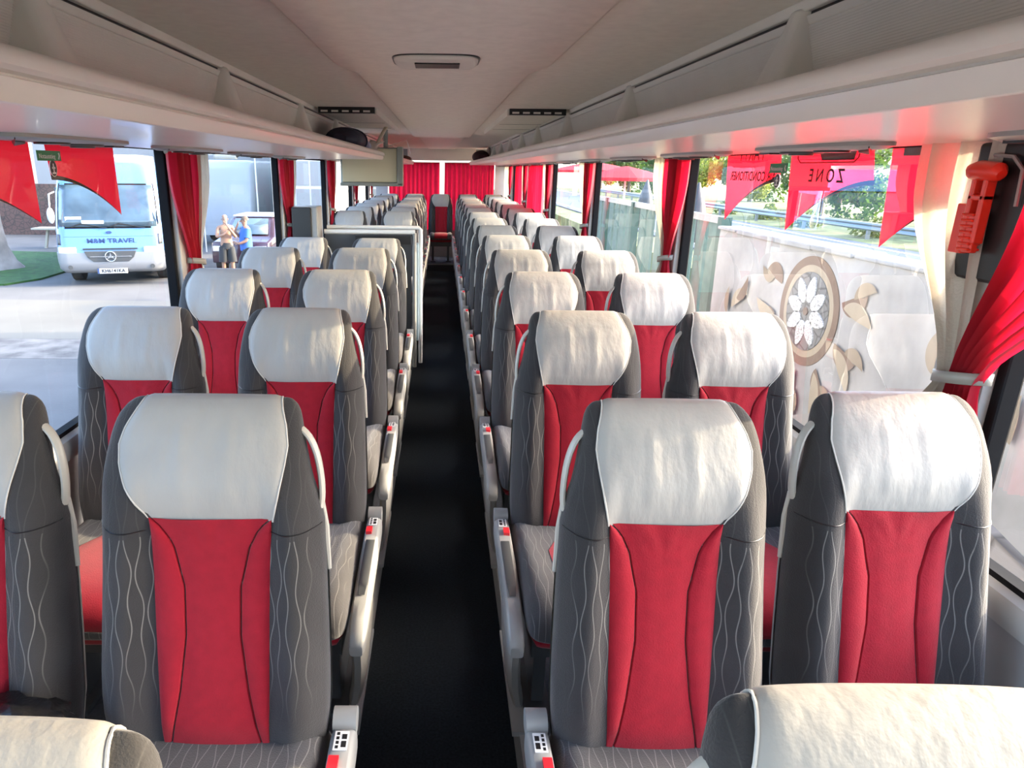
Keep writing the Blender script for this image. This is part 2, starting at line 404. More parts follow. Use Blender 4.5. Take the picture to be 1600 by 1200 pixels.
# ================================================================== seats
ZT = 1.29
def w_win(z): return interp(z, [.50, .56, .62, .70, .85, 1.02, 1.10, 1.17, 1.21, 1.24, 1.258, 1.272, 1.282, 1.288, 1.29],
                               [.205, .228, .238, .243, .236, .228, .221, .213, .207, .199, .191, .181, .170, .160, .150])
def w_ais(z): return interp(z, [.50, .56, .62, .70, .85, 1.02, 1.06, 1.12, 1.20, 1.235, 1.258, 1.272, 1.282, 1.288, 1.29],
                               [.195, .212, .220, .222, .218, .213, .206, .190, .174, .169, .165, .160, .153, .146, .138])
def th(z): return interp(z, [.50, .56, .64, .9, 1.05, 1.16, 1.22, 1.25, 1.27, 1.282, 1.288, 1.29], [.03, .05, .065, .06, .056, .054, .049, .041, .030, .018, .008, .002])
def ymid(z): return -.145*(ZT - z)/.69 + .058 - .016*math.exp(-((z-1.12)/.08)**2)
def hw(x, z): return w_win(z) if x < 0 else w_ais(z)
def bol(x, z):
    k = .034*smooth(.54, .70, z)*(1 - smooth(.96, 1.16, z)) + .006*(1 - smooth(1.1, 1.2, z))
    ax = abs(x)/hw(x, z)
    return k*smooth(.48, .74, ax)*(1 - .55*smooth(.84, 1.0, ax))
def yf(x, z):
    r = min(1, abs(x)/hw(x, z)); p = 3.2
    return ymid(z) - th(z)*(1 - r**p)**(1/p) - bol(x, z)*(1 - r**8)
def yb(x, z):
    r = min(1, abs(x)/hw(x, z)); p = 2.6
    return ymid(z) + th(z)*(1 - r**p)**(1/p)
PV = (0, -.13, .50)                       # recline pivot (world heights)
ZS = [.50, .52, .545, .57, .60, .64, .68, .73, .78, .83, .88, .93, .97, 1.0, 1.02, 1.05, 1.08, 1.11, 1.14, 1.17, 1.195, 1.215, 1.232, 1.246, 1.257, 1.266, 1.273, 1.279, 1.284, 1.287, 1.289, 1.29]
def seat_meshes(sx):
    """meshes for the seats of one side: sx=+1 has the gangway at +x"""
    out = {}
    def fin(name, mb, mats, piv=True):
        if sx < 0: mb.v = [(-p[0], p[1], p[2]) for p in mb.v]
        o = PV if piv else (0, 0, PZ)
        if piv: mb.v = [(p[0], p[1], p[2] + .010*smooth(.93, 1.04, p[2]) - .036*max(0, min(1, (p[2]-1.05)/.24))) for p in mb.v]
        mb.v = [(p[0]-o[0], p[1]-o[1], p[2]-o[2]) for p in mb.v]
        me = mb.mesh(name, mats, 40); recalc(me); me.set_sharp_from_angle(angle=radians(40)); out[name] = me
    # body
    mb = MB(); rows = []
    na = 26
    us = [sin(pi/2*(-1 + 2*i/na)) for i in range(na + 1)]
    for z in ZS:
        fr = [(u*hw(u, z), yf(u*hw(u, z), z), z) for u in us]
        bk = [(u*hw(u, z), yb(u*hw(u, z), z), z) for u in us[1:-1]][::-1]
        rows.append(fr + bk)
    mb.grid(rows, cu=True, cap=True); fin('backrest', mb, M_['charcoal'])
    # leather
    def xl(z): return -min(interp(z, [1.045, 1.08, 1.12, 1.16, 1.20, 1.235, 1.265, 1.29], [.116, .137, .158, .173, .178, .168, .153, .141]), w_win(z)*.945)
    def xr(z): return min(interp(z, [1.045, 1.10, 1.16, 1.20, 1.24, 1.29], [.124, .134, .143, .147, .142, .128]), w_ais(z)*.925)
    path = [(z, 0) for z in [1.043 + .012*i for i in range(15)] + [1.222, 1.232, 1.242, 1.25, 1.258, 1.265, 1.272, 1.278, 1.283, 1.287]]
    path += [(z, 1) for z in (1.2885, 1.286, 1.28, 1.27, 1.255, 1.235, 1.21, 1.18, 1.15, 1.12)]
    rnd = random.Random(3)
    folds = [(rnd.uniform(-.11, .11), rnd.uniform(.006, .013), rnd.uniform(.0006, .0016), rnd.uniform(-.12, .12)) for _ in range(13)]
    rows = []; nc = 36
    for k, (z, side) in enumerate(path):
        row = []
        for j in range(nc + 1):
            s = j/nc; zq = z if side == 0 else 1.29; x = lerp(xl(zq), xr(zq), s)
            y = yf(x, z) if side == 0 else yb(x, z)
            c = Vector((x*.75, ymid(z), min(z - .0, 1.20)))
            d = (Vector((x, y, z)) - c).normalized()
            e = min(s, 1 - s); off = .0045*smooth(0, .05, e) + .0012
            if k < 2: off *= .4 + .3*k
            if side == 0:
                fz = smooth(1.06, 1.12, z)*(1 - smooth(1.22, 1.255, z))
                for fx, fw, fa, fs in folds: off += fz*fa*math.exp(-((x - fx - fs*(z - 1.14))/fw)**2)
            row.append(Vector((x, y, z)) + d*off)
        rows.append(row)
    mb = MB().grid(rows); fin('headrest', mb, M_['leather'])
    for q, col in enumerate((0, -1)):
        fin('piping%d' % q, MB().tube([r[col] for r in rows], .0019, 6), M_['piping'])
    # red panel
    def seam_w(z, s):                       # hourglass seams
        t = (z - .60)/.445
        base = interp(t, [0, .25, .5, .72, .88, .96, 1.0], [.090, .068, .054, .055, .073, .094, .118])
        return base
    def half(z, s): return interp(z, [.56, .70, 1.045], [.104, .110, .1185])
    zs = [.575 + (1.046 - .575)*i/34 for i in range(35)]
    rows = []
    for z in zs:
        hl = half(z, -1); sw = min(seam_w(z, 1), hl - .003)
        xs = [lerp(-hl, -sw - .003, i/6) for i in range(7)] + [-sw] + [lerp(-sw + .003, sw - .003, i/16) for i in range(17)] + [sw] + [lerp(sw + .003, hl, i/6) for i in range(7)]
        row = []
        for i, x in enumerate(xs):
            off = .0035
            if i in (7, 25): off = -.0015
            wing = i < 7 or i > 25
            if wing and hl - sw > .012:
                t = (abs(x) - sw)/(hl - sw); off += .007*sin(pi*max(0, min(1, t)))**.7*smooth(.6, .68, z)
            if not wing: off += .004*smooth(.0, 1, 1 - (abs(x)/sw)**2) + .0022*smooth(.97, 1.04, z)*sin(x*420)*(1 if i not in (7, 25) else 0)
            if i == 0 or i == len(xs) - 1: off = .0005
            row.append((x + .003, yf(x, z) - off, z))
        rows.append(row)
    mb = MB().grid(rows); fin('back_panel', mb, M_['red'])
    # seam line across the shoulders
    for q, (a, b) in enumerate(((-.99, -.50), (.55, .99))):
        fin('shoulder_seam%d' % q, MB().tube([(lerp(a, b, i/8)*hw(a, 1.022), yf(lerp(a, b, i/8)*hw(a, 1.022), 1.022) - .0003, 1.022) for i in range(9)], .0012, 5), M_['black'])
    # plastic back shell
    mb = MB(); rows = []
    for z in [.48, .56, .66, .78, .9, 1.0, 1.06, 1.10]:
        k = 1.015 if z < 1.08 else .97
        us2 = [sin(pi/2*(-1 + 2*i/20)) for i in range(21)]
        outer = [(u*hw(u, z)*k, yb(u*hw(u, z)*.999, z) + .010*(1 - abs(u)**6), z) for u in us2]
        inner = [(u*hw(u, z)*k*.97, yb(u*hw(u, z)*.97, z) - .004, z) for u in us2][::-1]
        rows.append(outer + inner)
    mb.grid(rows, cu=True, cap=True); fin('back_shell', mb, M_['shell'])
    # grab loop on the gangway shoulder
    yy = ymid(1.12) + .01
    loop = [(.150, 1.232), (.172, 1.226), (.194, 1.203), (.209, 1.165), (.217, 1.12), (.220, 1.075), (.217, 1.045), (.207, 1.04), (.197, 1.07), (.186, 1.12), (.172, 1.17), (.158, 1.205)]
    P = [(a - .012, yy + .145/.69*(b - 1.12), b) for a, b in loop]
    sub = []
    for i in range(len(P)):
        a, b = Vector(P[i]), Vector(P[(i+1) % len(P)]); p0, p3 = Vector(P[i-1]), Vector(P[(i+2) % len(P)])
        for t in (0, .33, .66):
            sub.append(.5*((2*a) + (b - p0)*t + (2*p0 - 5*a + 4*b - p3)*t*t + (3*a - p0 - 3*b + p3)*t**3))
    mb = MB().tube(sub, .0065, 10, closed=True, sq=1.9, up=(1, 0, .3))
    mb.tube([(.203, yy - .006, 1.05), (.212, yy - .012, 1.0), (.219, yy - .03, .92)], [.009, .008, .005], 8)
    fin('grab_handle', mb, M_['handle'])
    # cushion
    mb = MB(); rows = []
    YS = [-.075, -.10, -.16, -.24, -.32, -.40, -.47, -.53, -.57, -.60, -.617, -.625]
    for y in YS:
        f = smooth(-.50, -.625, y) if y < -.5 else 0
        f = min(1, max(0, (-.50 - y)/.125)); rd = 1 - (1 - math.sqrt(max(0, 1 - f**2.6)))
        zt = .600 + .030*min(1, max(0, (-.1 - y)/.35)) - .062*(1 - rd); zb = .500 + .03*(1 - rd)
        if y > -.09: zt -= .02
        W = .222 - .03*(1 - rd)**1.5
        row = []
        n = 40
        for k in range(n):
            a = 2*pi*k/n; c, s = cos(a), sin(a)
            x = W*(abs(c)**.45)*(1 if c > 0 else -1); zz = (abs(s)**.55)*(1 if s > 0 else -1)
            z = (zt + zb)/2 + (zt - zb)/2*zz
            if s > 0: z += .016*smooth(.55, .8, abs(x)/W)*(1 - smooth(.88, 1, abs(x)/W))*rd
            row.append((x, y, z))
        rows.append(row)
    mb.grid(rows, cu=True, cap=True); fin('cushion', mb, M_['cushion'], False)
    mb = MB(); rows2 = []
    for y in YS[3:]:
        f = min(1, max(0, (-.50 - y)/.125)); rd = math.sqrt(max(0, 1 - f**2.6))
        zt = .600 + .030*min(1, max(0, (-.1 - y)/.35)) - .062*(1 - rd)
        rows2.append([(x*(.118 if y < -.3 else .08), y - .004*(1 - rd), zt + .0045*(1 - abs(x)**6) + .001) for x in [-1 + 2*i/12 for i in range(13)]])
    last = rows2[-1]
    for dz in (.02, .045, .07): rows2.append([(p[0], p[1] - .003 + dz*.3, p[2] - dz) for p in last])
    mb.grid(rows2); fin('cushion_insert', mb, M_['red'], False)
    mb = MB(); rows = []
    for y, z0, hwid in ((-.12, .47, .205), (-.3, .465, .212), (-.45, .465, .212), (-.55, .475, .205), (-.60, .49, .195), (-.612, .505, .18)):
        n = 20; rows.append([(hwid*(abs(cos(2*pi*k/n))**.5)*(1 if cos(2*pi*k/n) > 0 else -1), y, lerp(z0, .525, .5 + .5*(abs(sin(2*pi*k/n))**.6)*(1 if sin(2*pi*k/n) > 0 else -1))) for k in range(n)])
    mb.grid(rows, cu=True, cap=True); fin('cushion_base', mb, M_['red'], False)
    # frame under the cushion
    mb = MB().box(-.19, .19, -.52, -.12, .40, .468).box(-.17, -.13, -.40, -.18, PZ, .40).box(.12, .16, -.40, -.18, PZ, .40)
    mb.box(-.19, -.10, -.46, -.12, PZ, PZ+.02).box(.10, .19, -.46, -.12, PZ, PZ+.02)
    fin('seat_frame', mb, M_['darkgrey'], False)
    # gangway console: armrest with pivot, label, buckle and dark inset
    x0, x1 = .226, .278
    mb = MB(); rows = []
    for y, zt, zb, ws in ((-.10, .600, .535, 1.0), (-.13, .612, .525, 1), (-.25, .612, .520, 1), (-.36, .606, .512, 1), (-.46, .597, .502, 1), (-.53, .585, .492, 1), (-.58, .568, .488, .98), (-.615, .545, .486, .9), (-.632, .520, .488, .7)):
        xm = (x0 + x1)/2 - .004*(1 - ws); h = (x1 - x0)/2*ws; zm = (zt + zb)/2; hz = (zt - zb)/2
        n = 16
        rows.append([(xm + h*(abs(cos(2*pi*k/n))**.4)*(1 if cos(2*pi*k/n) > 0 else -1), y, zm + hz*(abs(sin(2*pi*k/n))**.5)*(1 if sin(2*pi*k/n) > 0 else -1)) for k in range(n)])
    mb.grid(rows, cu=True, cap=True); fin('armrest', mb, M_['grey'], False)
    mb = MB(); mb.tube([(x0 + .002, -.082, .603), (x1 - .002, -.082, .603)], .026, 20); fin('armrest_pivot', mb, M_['grey'], False)
    mb = MB().box(x0+.012, x1-.012, -.172, -.125, .6125, .6145); fin('label_plate', mb, M_['white'], False)
    mb = MB()
    for i in range(4): mb.box(x0+.016, x0+.022, -.168+.011*i, -.161+.011*i, .6145, .6152)
    mb.box(x0+.027, x0+.037, -.165, -.150, .6145, .6152).box(x0+.027, x0+.037, -.145, -.133, .6145, .6152); fin('label_print', mb, M_['black'], False)
    mb = MB().box(x0+.008, x1-.024, -.224, -.190, .606, .621); fin('belt_buckle', mb, M_['redbtn'], False)
    mb = MB(); rows = []
    for i in range(11):
        y = -.262 - .25*i/10; zt = interp(-y, [.25, .36, .46, .53], [.612, .606, .597, .585]) + .0022; h = .0145*(1 - .35*smooth(.7, 1, i/10)**2); xm = (x0+x1)/2 + .002
        rows.append([(xm - h, y, zt), (xm - h*.9, y, zt+.0012), (xm + h*.9, y, zt+.0012), (xm + h, y, zt)])
    mb.grid(rows); fin('armrest_inset', mb, M_['darkgrey'], False)
    # gangway leg, swept back to the floor
    mb = MB(); rows = []
    for z, ya, yb_, xa, xb in ((.505, -.615, -.30, .228, .272), (.47, -.61, -.32, .226, .274), (.40, -.575, -.34, .222, .270), (.30, -.52, -.35, .212, .258), (.22, -.47, -.33, .200, .244), (.16, -.43, -.29, .190, .232), (PZ+.004, -.42, -.24, .180, .222)):
        n = 14; xm, h, ym, k2 = (xa+xb)/2, (xb-xa)/2, (ya+yb_)/2, (yb_-ya)/2
        rows.append([(xm + h*(abs(cos(2*pi*k/n))**.6)*(1 if cos(2*pi*k/n) > 0 else -1), ym + k2*(abs(sin(2*pi*k/n))**.7)*(1 if sin(2*pi*k/n) > 0 else -1), z) for k in range(n)])
    mb.grid(rows, cu=True, cap=True); fin('leg', mb, M_['shell'], False)
    mb = MB().box(.16, .235, -.52, -.06, PZ, PZ+.016); fin('floor_rail', mb, M_['steel'], False)
    return out
SM = {1: seat_meshes(1), -1: seat_meshes(-1)}
def make_seat(sx, aisle, label=None):
    m = SM[sx]
    root = empty('coach_seat', (0, 0, PZ))
    b = link(bpy.data.objects.new('backrest', m['backrest']), root); b.location = (0, PV[1], PV[2] - PZ)
    for k in ('headrest', 'piping0', 'piping1', 'back_panel', 'shoulder_seam0', 'shoulder_seam1', 'back_shell', 'grab_handle'):
        link(bpy.data.objects.new(k.rstrip('01'), m[k]), b)
    c = link(bpy.data.objects.new('cushion', m['cushion']), root)
    for k in ('cushion_insert', 'cushion_base'): link(bpy.data.objects.new(k, m[k]), c)
    link(bpy.data.objects.new('seat_frame', m['seat_frame']), root)
    if aisle:
        a = link(bpy.data.objects.new('armrest', m['armrest']), root)
        for k in ('armrest_pivot', 'label_plate', 'label_print', 'belt_buckle', 'armrest_inset'): link(bpy.data.objects.new(k, m[k]), a)
        link(bpy.data.objects.new('leg', m['leg']), root); link(bpy.data.objects.new('floor_rail', m['floor_rail']), root)
    return root
ROWS = [.455, 1.22, 2.10, 2.975, 3.85, 4.725, 5.60, 6.48, 7.36, 8.24, 9.11, 9.99, 10.87, 11.74]
XA, XW = .44, .932
proto = {}
rs = random.Random(11)
def place(side, aisle, row, x, y, label, recline=0, group='coach seats'):
    sx = 1 if side == 'left' else -1
    k = (sx, aisle)
    if k not in proto: proto[k] = make_seat(sx, aisle); o = proto[k]; fresh = True
    else: o = copy_tree(proto[k])
    o.location = (x, y, PZ)
    b = [c for c in o.children if c.name.startswith('backrest')][0]
    b.rotation_euler = (radians(-recline), 0, 0)
    tag(o, label, 'seat', group)
    return o
for side, s in (('left', -1), ('right', 1)):
    rows = list(range(14)) if s > 0 else [0, 1, 2, 3, 4, 5, 8, 9, 10, 11, 12, 13]
    for n, r in enumerate(rows):
        rec = rs.uniform(-.5, .5) + (9 if (s < 0 and r == 5) else 0)
        if r == 0: where = 'nearest seat, only its sunlit headrest top showing'
        else:
            where = '%s row with full backs in view' % ORD[r] if s > 0 else ('%s row with full backs in view' % ORD[r] if r < 6 else '%s row behind the partition' % ORD[r - 7])
        o = place(side, True, r, s*XA if r else (.405 if s > 0 else -.39), ROWS[r] if r else (.432 if s > 0 else .38), 'cream topped coach seat, %s aisle column, %s' % (side, where), rec)
        kx = 1.0 if (r == 0 or (s < 0 and r == 1)) else .92
        o.scale.x = kx
        if r > 0:
            dy = .06 if (s > 0 and r == 1) else 0
            o = place(side, False, r, -.955 if s < 0 else .93, ROWS[r] + dy, 'cream topped coach seat, %s window column, %s' % (side, where), rec + rs.uniform(-.4, .4) + (.8 if (s > 0 and r == 1) else 0)); o.scale.x = kx
BX = [-.93, -.465, 0, .465, .93]
BN = ['by the left window', 'second from the left window', 'in the middle facing the gangway', 'second from the right window', 'by the right window']
for x, nme in zip(BX, BN):
    o = place('left' if x <= 0 else 'right', False, 14, x, 12.62, 'cream topped seat of the rear bench, %s' % nme); o.scale.x = .94

# ================================================================== luggage racks
def make_rack(sgn, y0, y1, div, pan, label, nose0=False, nose1=True):
    root = empty('luggage_rack', (sgn*.85, y0, 1.76), label, 'rack', 'overhead racks')
    def L(p): return (p[0] - root.location.x, p[1] - root.location.y, p[2] - root.location.z)
    prof = [(1.20, 1.768), (1.06, 1.768), (.88, 1.7655), (.66, 1.7645), (.50, 1.7655), (.482, 1.7640), (.470, 1.7630), (.466, 1.7640), (.461, 1.776), (.459, 1.7885), (.466, 1.7905), (.466, 1.7930), (.456, 1.7950), (.451, 1.800), (.450, 1.807), (.453, 1.814), (.460, 1.820), (.469, 1.8235), (.480, 1.824), (.495, 1.821), (.505, 1.812), (.53, 1.806), (.8, 1.800), (1.10, 1.800), (1.20, 1.800)]
    ys = []
    y = y0
    while y < y1 - .5: ys.append(y); y += .3
    ys += [y1 - .5 + .5*t for t in (0, .2, .4, .6, .75, .87, .95, 1.0)]
    rows = []
    for y in ys:
        t = max(0, (y - (y1 - .45))/.45) if nose1 else 0
        row = []
        for (x, z) in prof:
            if t > 0:
                q = 1 - math.sqrt(max(0, 1 - t*t*.985))
                zz = lerp(z, 1.790, q) if x < .7 else z
                xx = x + (.10*q if x < .7 else 0) - .02*t*(x < .7)
                row.append(L((sgn*xx, y, zz)))
            else: row.append(L((sgn*x, y, z)))
        rows.append(row)
    mb = MB().grid(rows, cu=True, cap=True)
    obj('shelf', mb, M_['rack'], root, smooth_a=32)
    # ribbed back panel
    rows = []
    n = 40
    pts = []
    for i in range(n*3 + 1):
        t = i/(n*3); x = lerp(.765, .82, t); z = lerp(1.992, 1.801, t)
        k = .0022 if (i % 3 == 1) else 0
        pts.append((x - k*.5, z - k))
    mb = MB().grid([[L((sgn*p[0], y, p[1])) for p in pts] for y in (y0, y1)])
    mb.grid([[L((sgn*.765, y, 1.992)), L((sgn*.80, y, 2.045)), L((sgn*1.2, y, 2.045)), L((sgn*1.2, y, 1.80)), L((sgn*.83, y, 1.80))] for y in (y0, y1)])
    obj('back_panel', mb, M_['rackmat'], root, smooth_a=20)
    mb = MB()
    for (a, b) in ((2.020, 2.040), (1.995, 2.012)):
        pr = [(.742 + (2.04-b)*.5, b), (.742 + (2.04-a)*.5, a), (.765 + (2.04-a)*.5, a), (.765 + (2.04-b)*.5, b)]
        mb.grid([[L((sgn*p[0], y, p[1])) for p in pr] for y in (y0, y1)], cu=True, cap=True)
    obj('rail', mb, M_['rackmat'], root, smooth_a=0, bevel=.003)
    mb = MB(); pr = [(.765, 2.013), (.765, 2.02), (.775, 2.02), (.775, 2.013)]
    mb.grid([[L((sgn*p[0], y, p[1])) for p in pr] for y in (y0, y1)], cu=True, cap=True); obj('rail_gap', mb, M_['black'], root, smooth_a=0)
    me = None
    for yd in div:
        if me is None:
            mb = MB(); rows = []
            for z, xa, wy in ((1.802, .675, 1.0), (1.83, .682, .93), (1.88, .698, .78), (1.94, .716, .60), (1.99, .730, .46), (2.026, .738, .38)):
                xb = .835 if z < 1.9 else .79
                rows.append([(sgn*xb, 0, z), (sgn*(xa+.022), 0, z), (sgn*(xa+.004), .018*wy, z), (sgn*xa, .06*wy, z), (sgn*(xa+.005), .115*wy, z), (sgn*(xa+.03), .17*wy, z), (sgn*xb, .24*wy, z)])
            mb.grid(rows, cu=True, cap=True); me = mb.mesh('divider', M_['rackmat'], 40); recalc(me); me.set_sharp_from_angle(angle=radians(40))
        o = link(bpy.data.objects.new('divider', me), root); o.location = L((0, yd, 0))
        b = o.modifiers.new('bevel', 'BEVEL'); b.width = .008; b.segments = 3
    # service panels: air nozzle, reading lamp, slotted speaker
    first = None
    for yp in pan:
        if first is None:
            mb = MB(); poly = []
            for k in range(28):
                a = 2*pi*k/28; c, s = cos(a), sin(a)
                poly.append((.95 + .075*(abs(c)**.6)*(1 if c > 0 else -1), .27*(abs(s)**.75)*(1 if s > 0 else -1)))
            rows = [[(sgn*p[0], p[1], 1.766) for p in poly], [(sgn*p[0], p[1], 1.758) for p in poly], [(sgn*(.95 + (p[0]-.95)*.8), p[1]*.92, 1.752) for p in poly]]
            mb.grid(rows, cu=True, cap=True)
            first = obj('service_panel', mb, M_['grey'], root, smooth_a=40)
            a = MB().disc((sgn*.945, .06, 1.7505), .052, 'z', .006, ry=.052); a.disc((sgn*.945, .06, 1.747), .030, 'z', .008); obj('air_nozzle', a, M_['darkgrey'], first)
            a = MB().disc((sgn*.945, -.085, 1.7505), .040, 'z', .006); obj('reading_lamp', a, M_['black'], first)
            a = MB().box(min(sgn*.905, sgn*.985), max(sgn*.905, sgn*.985), .155, .215, 1.748, 1.755); obj('speaker_slot', a, M_['black'], first, smooth_a=0)
            a = MB()
            pr = [(sgn*.93, -.26, 1.7555), (sgn*.97, -.20, 1.752), (sgn*.985, -.13, 1.7505)]
            a.tube(pr, [.004, .012, .004], 6, sq=.3); obj('call_button', a, M_['black'], first)
            o = first
        else: o = copy_tree(first, root)
        o.location = L((0, yp, 0))
    return root
pans = [y for y in [.95 + .877*i for i in range(13)]]
make_rack(-1, Y0, 5.92, [1.36, 2.52, 3.85, 5.1], [y for y in pans if y < 5.3], 'long cream luggage rack over the left seats, its pointed nose by the hanging monitor')
make_rack(-1, 7.3, 12.0, [8.4, 9.6, 10.8, 11.7], [y for y in pans if 7.5 < y < 11.8], 'cream luggage rack over the left seats behind the monitor, half hidden')
make_rack(1, Y0, 12.0, [1.58, 2.93, 4.33, 5.65, 6.76, 7.9, 9.1, 10.3, 11.4], [y for y in pans if y < 11.8], 'cream luggage rack running the whole length over the right seats')

# ================================================================== things on the ceiling and the racks
t = empty('ceiling_vent', (-.02, 2.29, 2.018), 'oblong cream air vent with a black slot in the middle of the ceiling', 'vent')
mb = MB(); n = 40
def rr(cx, hx, hy, k, p=4.0): return [(cx + hx*k*(abs(cos(2*pi*i/n))**(2/p))*(1 if cos(2*pi*i/n) > 0 else -1), hy*k*(abs(sin(2*pi*i/n))**(2/p))*(1 if sin(2*pi*i/n) > 0 else -1)) for i in range(n)]
rows = [[(p[0], p[1], z) for p in rr(0, .128, .125, k)] for k, z in ((1.0, .002), (1.0, -.006), (.94, -.013), (.5, -.015), (.05, -.015))]
mb.grid(rows, cu=True, cap=True); obj('vent_plate', mb, M_['rackmat'], t)
mb = MB().box(-.065, .072, -.06, .035, -.0185, -.0145); obj('vent_slot', mb, M_['black'], t, smooth_a=0, bevel=.002)
mb = MB().tube([(p[0], p[1], -.001) for p in rr(0, .131, .128, 1)], .003, 5, closed=True); obj('vent_seal', mb, M_['black'], t)
for sgn, nm in ((-1, 'left'), (1, 'right')):
    t = empty('ceiling_hatch', (sgn*.56, 5.4, 2.04), 'long framed ceiling hatch panel with slotted black front edge, %s of the centre ceiling' % nm, 'hatch', 'ceiling hatches')
    mb = MB().box(-.155, .155, -1.1, 1.2, -.030, .0); o = obj('hatch_panel', mb, M_['ceil2'], t, smooth_a=0, bevel=.006)
    mb = MB().box(-.165, .165, -1.14, -1.10, -.034, 0)
    obj('front_slot', mb, M_['black'], t, smooth_a=0)
    mb = MB()
    for i in range(5): mb.box(-.15 + .062*i, -.11 + .062*i, -1.143, -1.139, -.028, -.018)
    obj('slot_ribs', mb, M_['ceil2'], t, smooth_a=0)
    mb = MB(); xi = -sgn*.165
    for a, b in ((-1.1, -.2), (-.18, .5), (.52, 1.2)): mb.box(xi - .009, xi + .009, a, b, -.036, 0)
    obj('edge_strip', mb, M_['rackmat'], t, smooth_a=0)
    mb = MB()
    for y in (-.2, .45): mb.box(-.15, .15, y-.004, y+.004, -.0312, -.029)
    obj('panel_joint', mb, M_['darkgrey'], t, smooth_a=0)

M_['screen'] = mat('pale monitor panel', (.62, .57, .40), .35)
M_['tvframe'] = mat('grey green monitor frame', (.25, .27, .25), .4)
t = empty('hanging_monitor', (-.585, 6.05, 1.725), 'fold-down monitor with pale yellowish face hanging at the end of the left luggage rack', 'monitor')
mb = MB().box(-.25, .23, -.005, .065, -.15, .13); obj('casing', mb, M_['tvframe'], t, smooth_a=0, bevel=.012)
mb = MB().box(-.235, .185, -.012, -.004, -.125, .12); obj('screen', mb, M_['screen'], t, smooth_a=0, bevel=.003)
mb = MB().box(.19, .235, -.045, .06, -.15, .135).box(-.25, .235, -.045, -.005, -.155, -.13); obj('bezel', mb, M_['tvframe'], t, smooth_a=0, bevel=.006)
mb = MB().tube([(.10, .03, .12), (.10, .03, .30)], .018, 8).box(-.02, .2, .0, .06, .29, .30); obj('hanger', mb, M_['tvframe'], t); t.scale = (1.1, 1.1, 1.1)

M_['navy'] = mat('navy cloth', (.010, .014, .035), .7, noise=.2, nscale=15, bump=.3, bscale=30)
M_['lilac'] = mat('lilac cloth', (.35, .36, .50), .8)
M_['paper'] = mat('white paper', (.72, .71, .68), .7)
t = empty('duffel_bag', (-.62, 4.80, 1.803), 'rolled navy blue bag lying on the left luggage rack near the monitor', 'bag')
def barrel(y0, y1, r, rx, fn=None, cz=None):
    rows = []
    n = 22
    for i in range(9):
        u = -1 + 2*i/8; k = (1 - abs(u)**6)**.5 if abs(u) < 1 else .25
        k = max(k, .35)
        rows.append([(rx*k*cos(2*pi*j/n), lerp(y0, y1, i/8), (cz or r*.92) + r*k*max(-.92, sin(2*pi*j/n))) for j in range(n)])
    return MB().grid(rows, cu=True, cap=True)
obj('bag_body', barrel(-.42, .30, .075, .115), M_['navy'], t)
mb = MB().tube([(.119*cos(a), .02, .069 + .0775*max(-.9, sin(a))) for a in [2*pi*j/24 for j in range(24)]], .006, 6, closed=True, sq=2); obj('strap', mb, M_['navy'], t)
t2 = tag(obj('folded_cloth', barrel(-.07, .07, .052, .09), M_['lilac'], loc=(-.60, 5.19, 1.803)), 'lilac folded cloth tucked behind the navy bag on the rack', 'cloth')
mb = MB()
def sheet(cx, cy, z, w_, l_, rz, tilt):
    c, s = cos(rz), sin(rz); rows = []
    for i in range(5):
        rows.append([(cx + c*(lerp(-w_, w_, j/4)) - s*lerp(-l_, l_, i/4), cy + s*lerp(-w_, w_, j/4) + c*lerp(-l_, l_, i/4), z + tilt*(i/4) + .008*sin(i*2+j)) for j in range(5)])
    mb.grid(rows)
sheet(0, 0, .012, .07, .12, .3, .05); sheet(.02, .1, .03, .06, .10, -.4, .07)
tag(obj('crumpled_papers', mb, M_['paper'], loc=(-.56, 5.42, 1.803), solid=.003), 'crumpled white papers on the rack end above the monitor', 'papers')
mb = MB().tube([(0, 0, 0), (.085, .20, .185)], .014, 12); tag(obj('cardboard_tube', mb, mat('beige tube', (.55, .48, .38), .5), loc=(-.525, 5.50, 1.826)), 'slanting beige tube propped on the rack beside the papers', 'tube')
mb = MB().grid([[(0, 0, 0), (.16, .02, .05), (.19, .03, -.06)], [(0, .1, .01), (.16, .12, .055), (.19, .13, -.055)]]); tag(obj('paper_folder', mb, M_['paper'], loc=(-.46, 6.1, 1.878), solid=.004), 'white paper folder sticking out above the hanging monitor', 'folder')
M_['brownbag'] = mat('brown cloth', (.09, .06, .04), .8, noise=.2)
tag(obj('brown_bag', barrel(-.2, .2, .05, .12), M_['brownbag'], loc=(-.60, 11.3, 1.803)), 'flat brown bag at the far end of the left rack', 'bag')
M_['maroon'] = mat('dark maroon cloth', (.04, .010, .016), .8, noise=.2)
tag(obj('maroon_bag', barrel(-.35, .35, .095, .13), M_['maroon'], loc=(.62, 11.4, 1.803)), 'dark maroon bag at the far end of the right rack', 'bag')

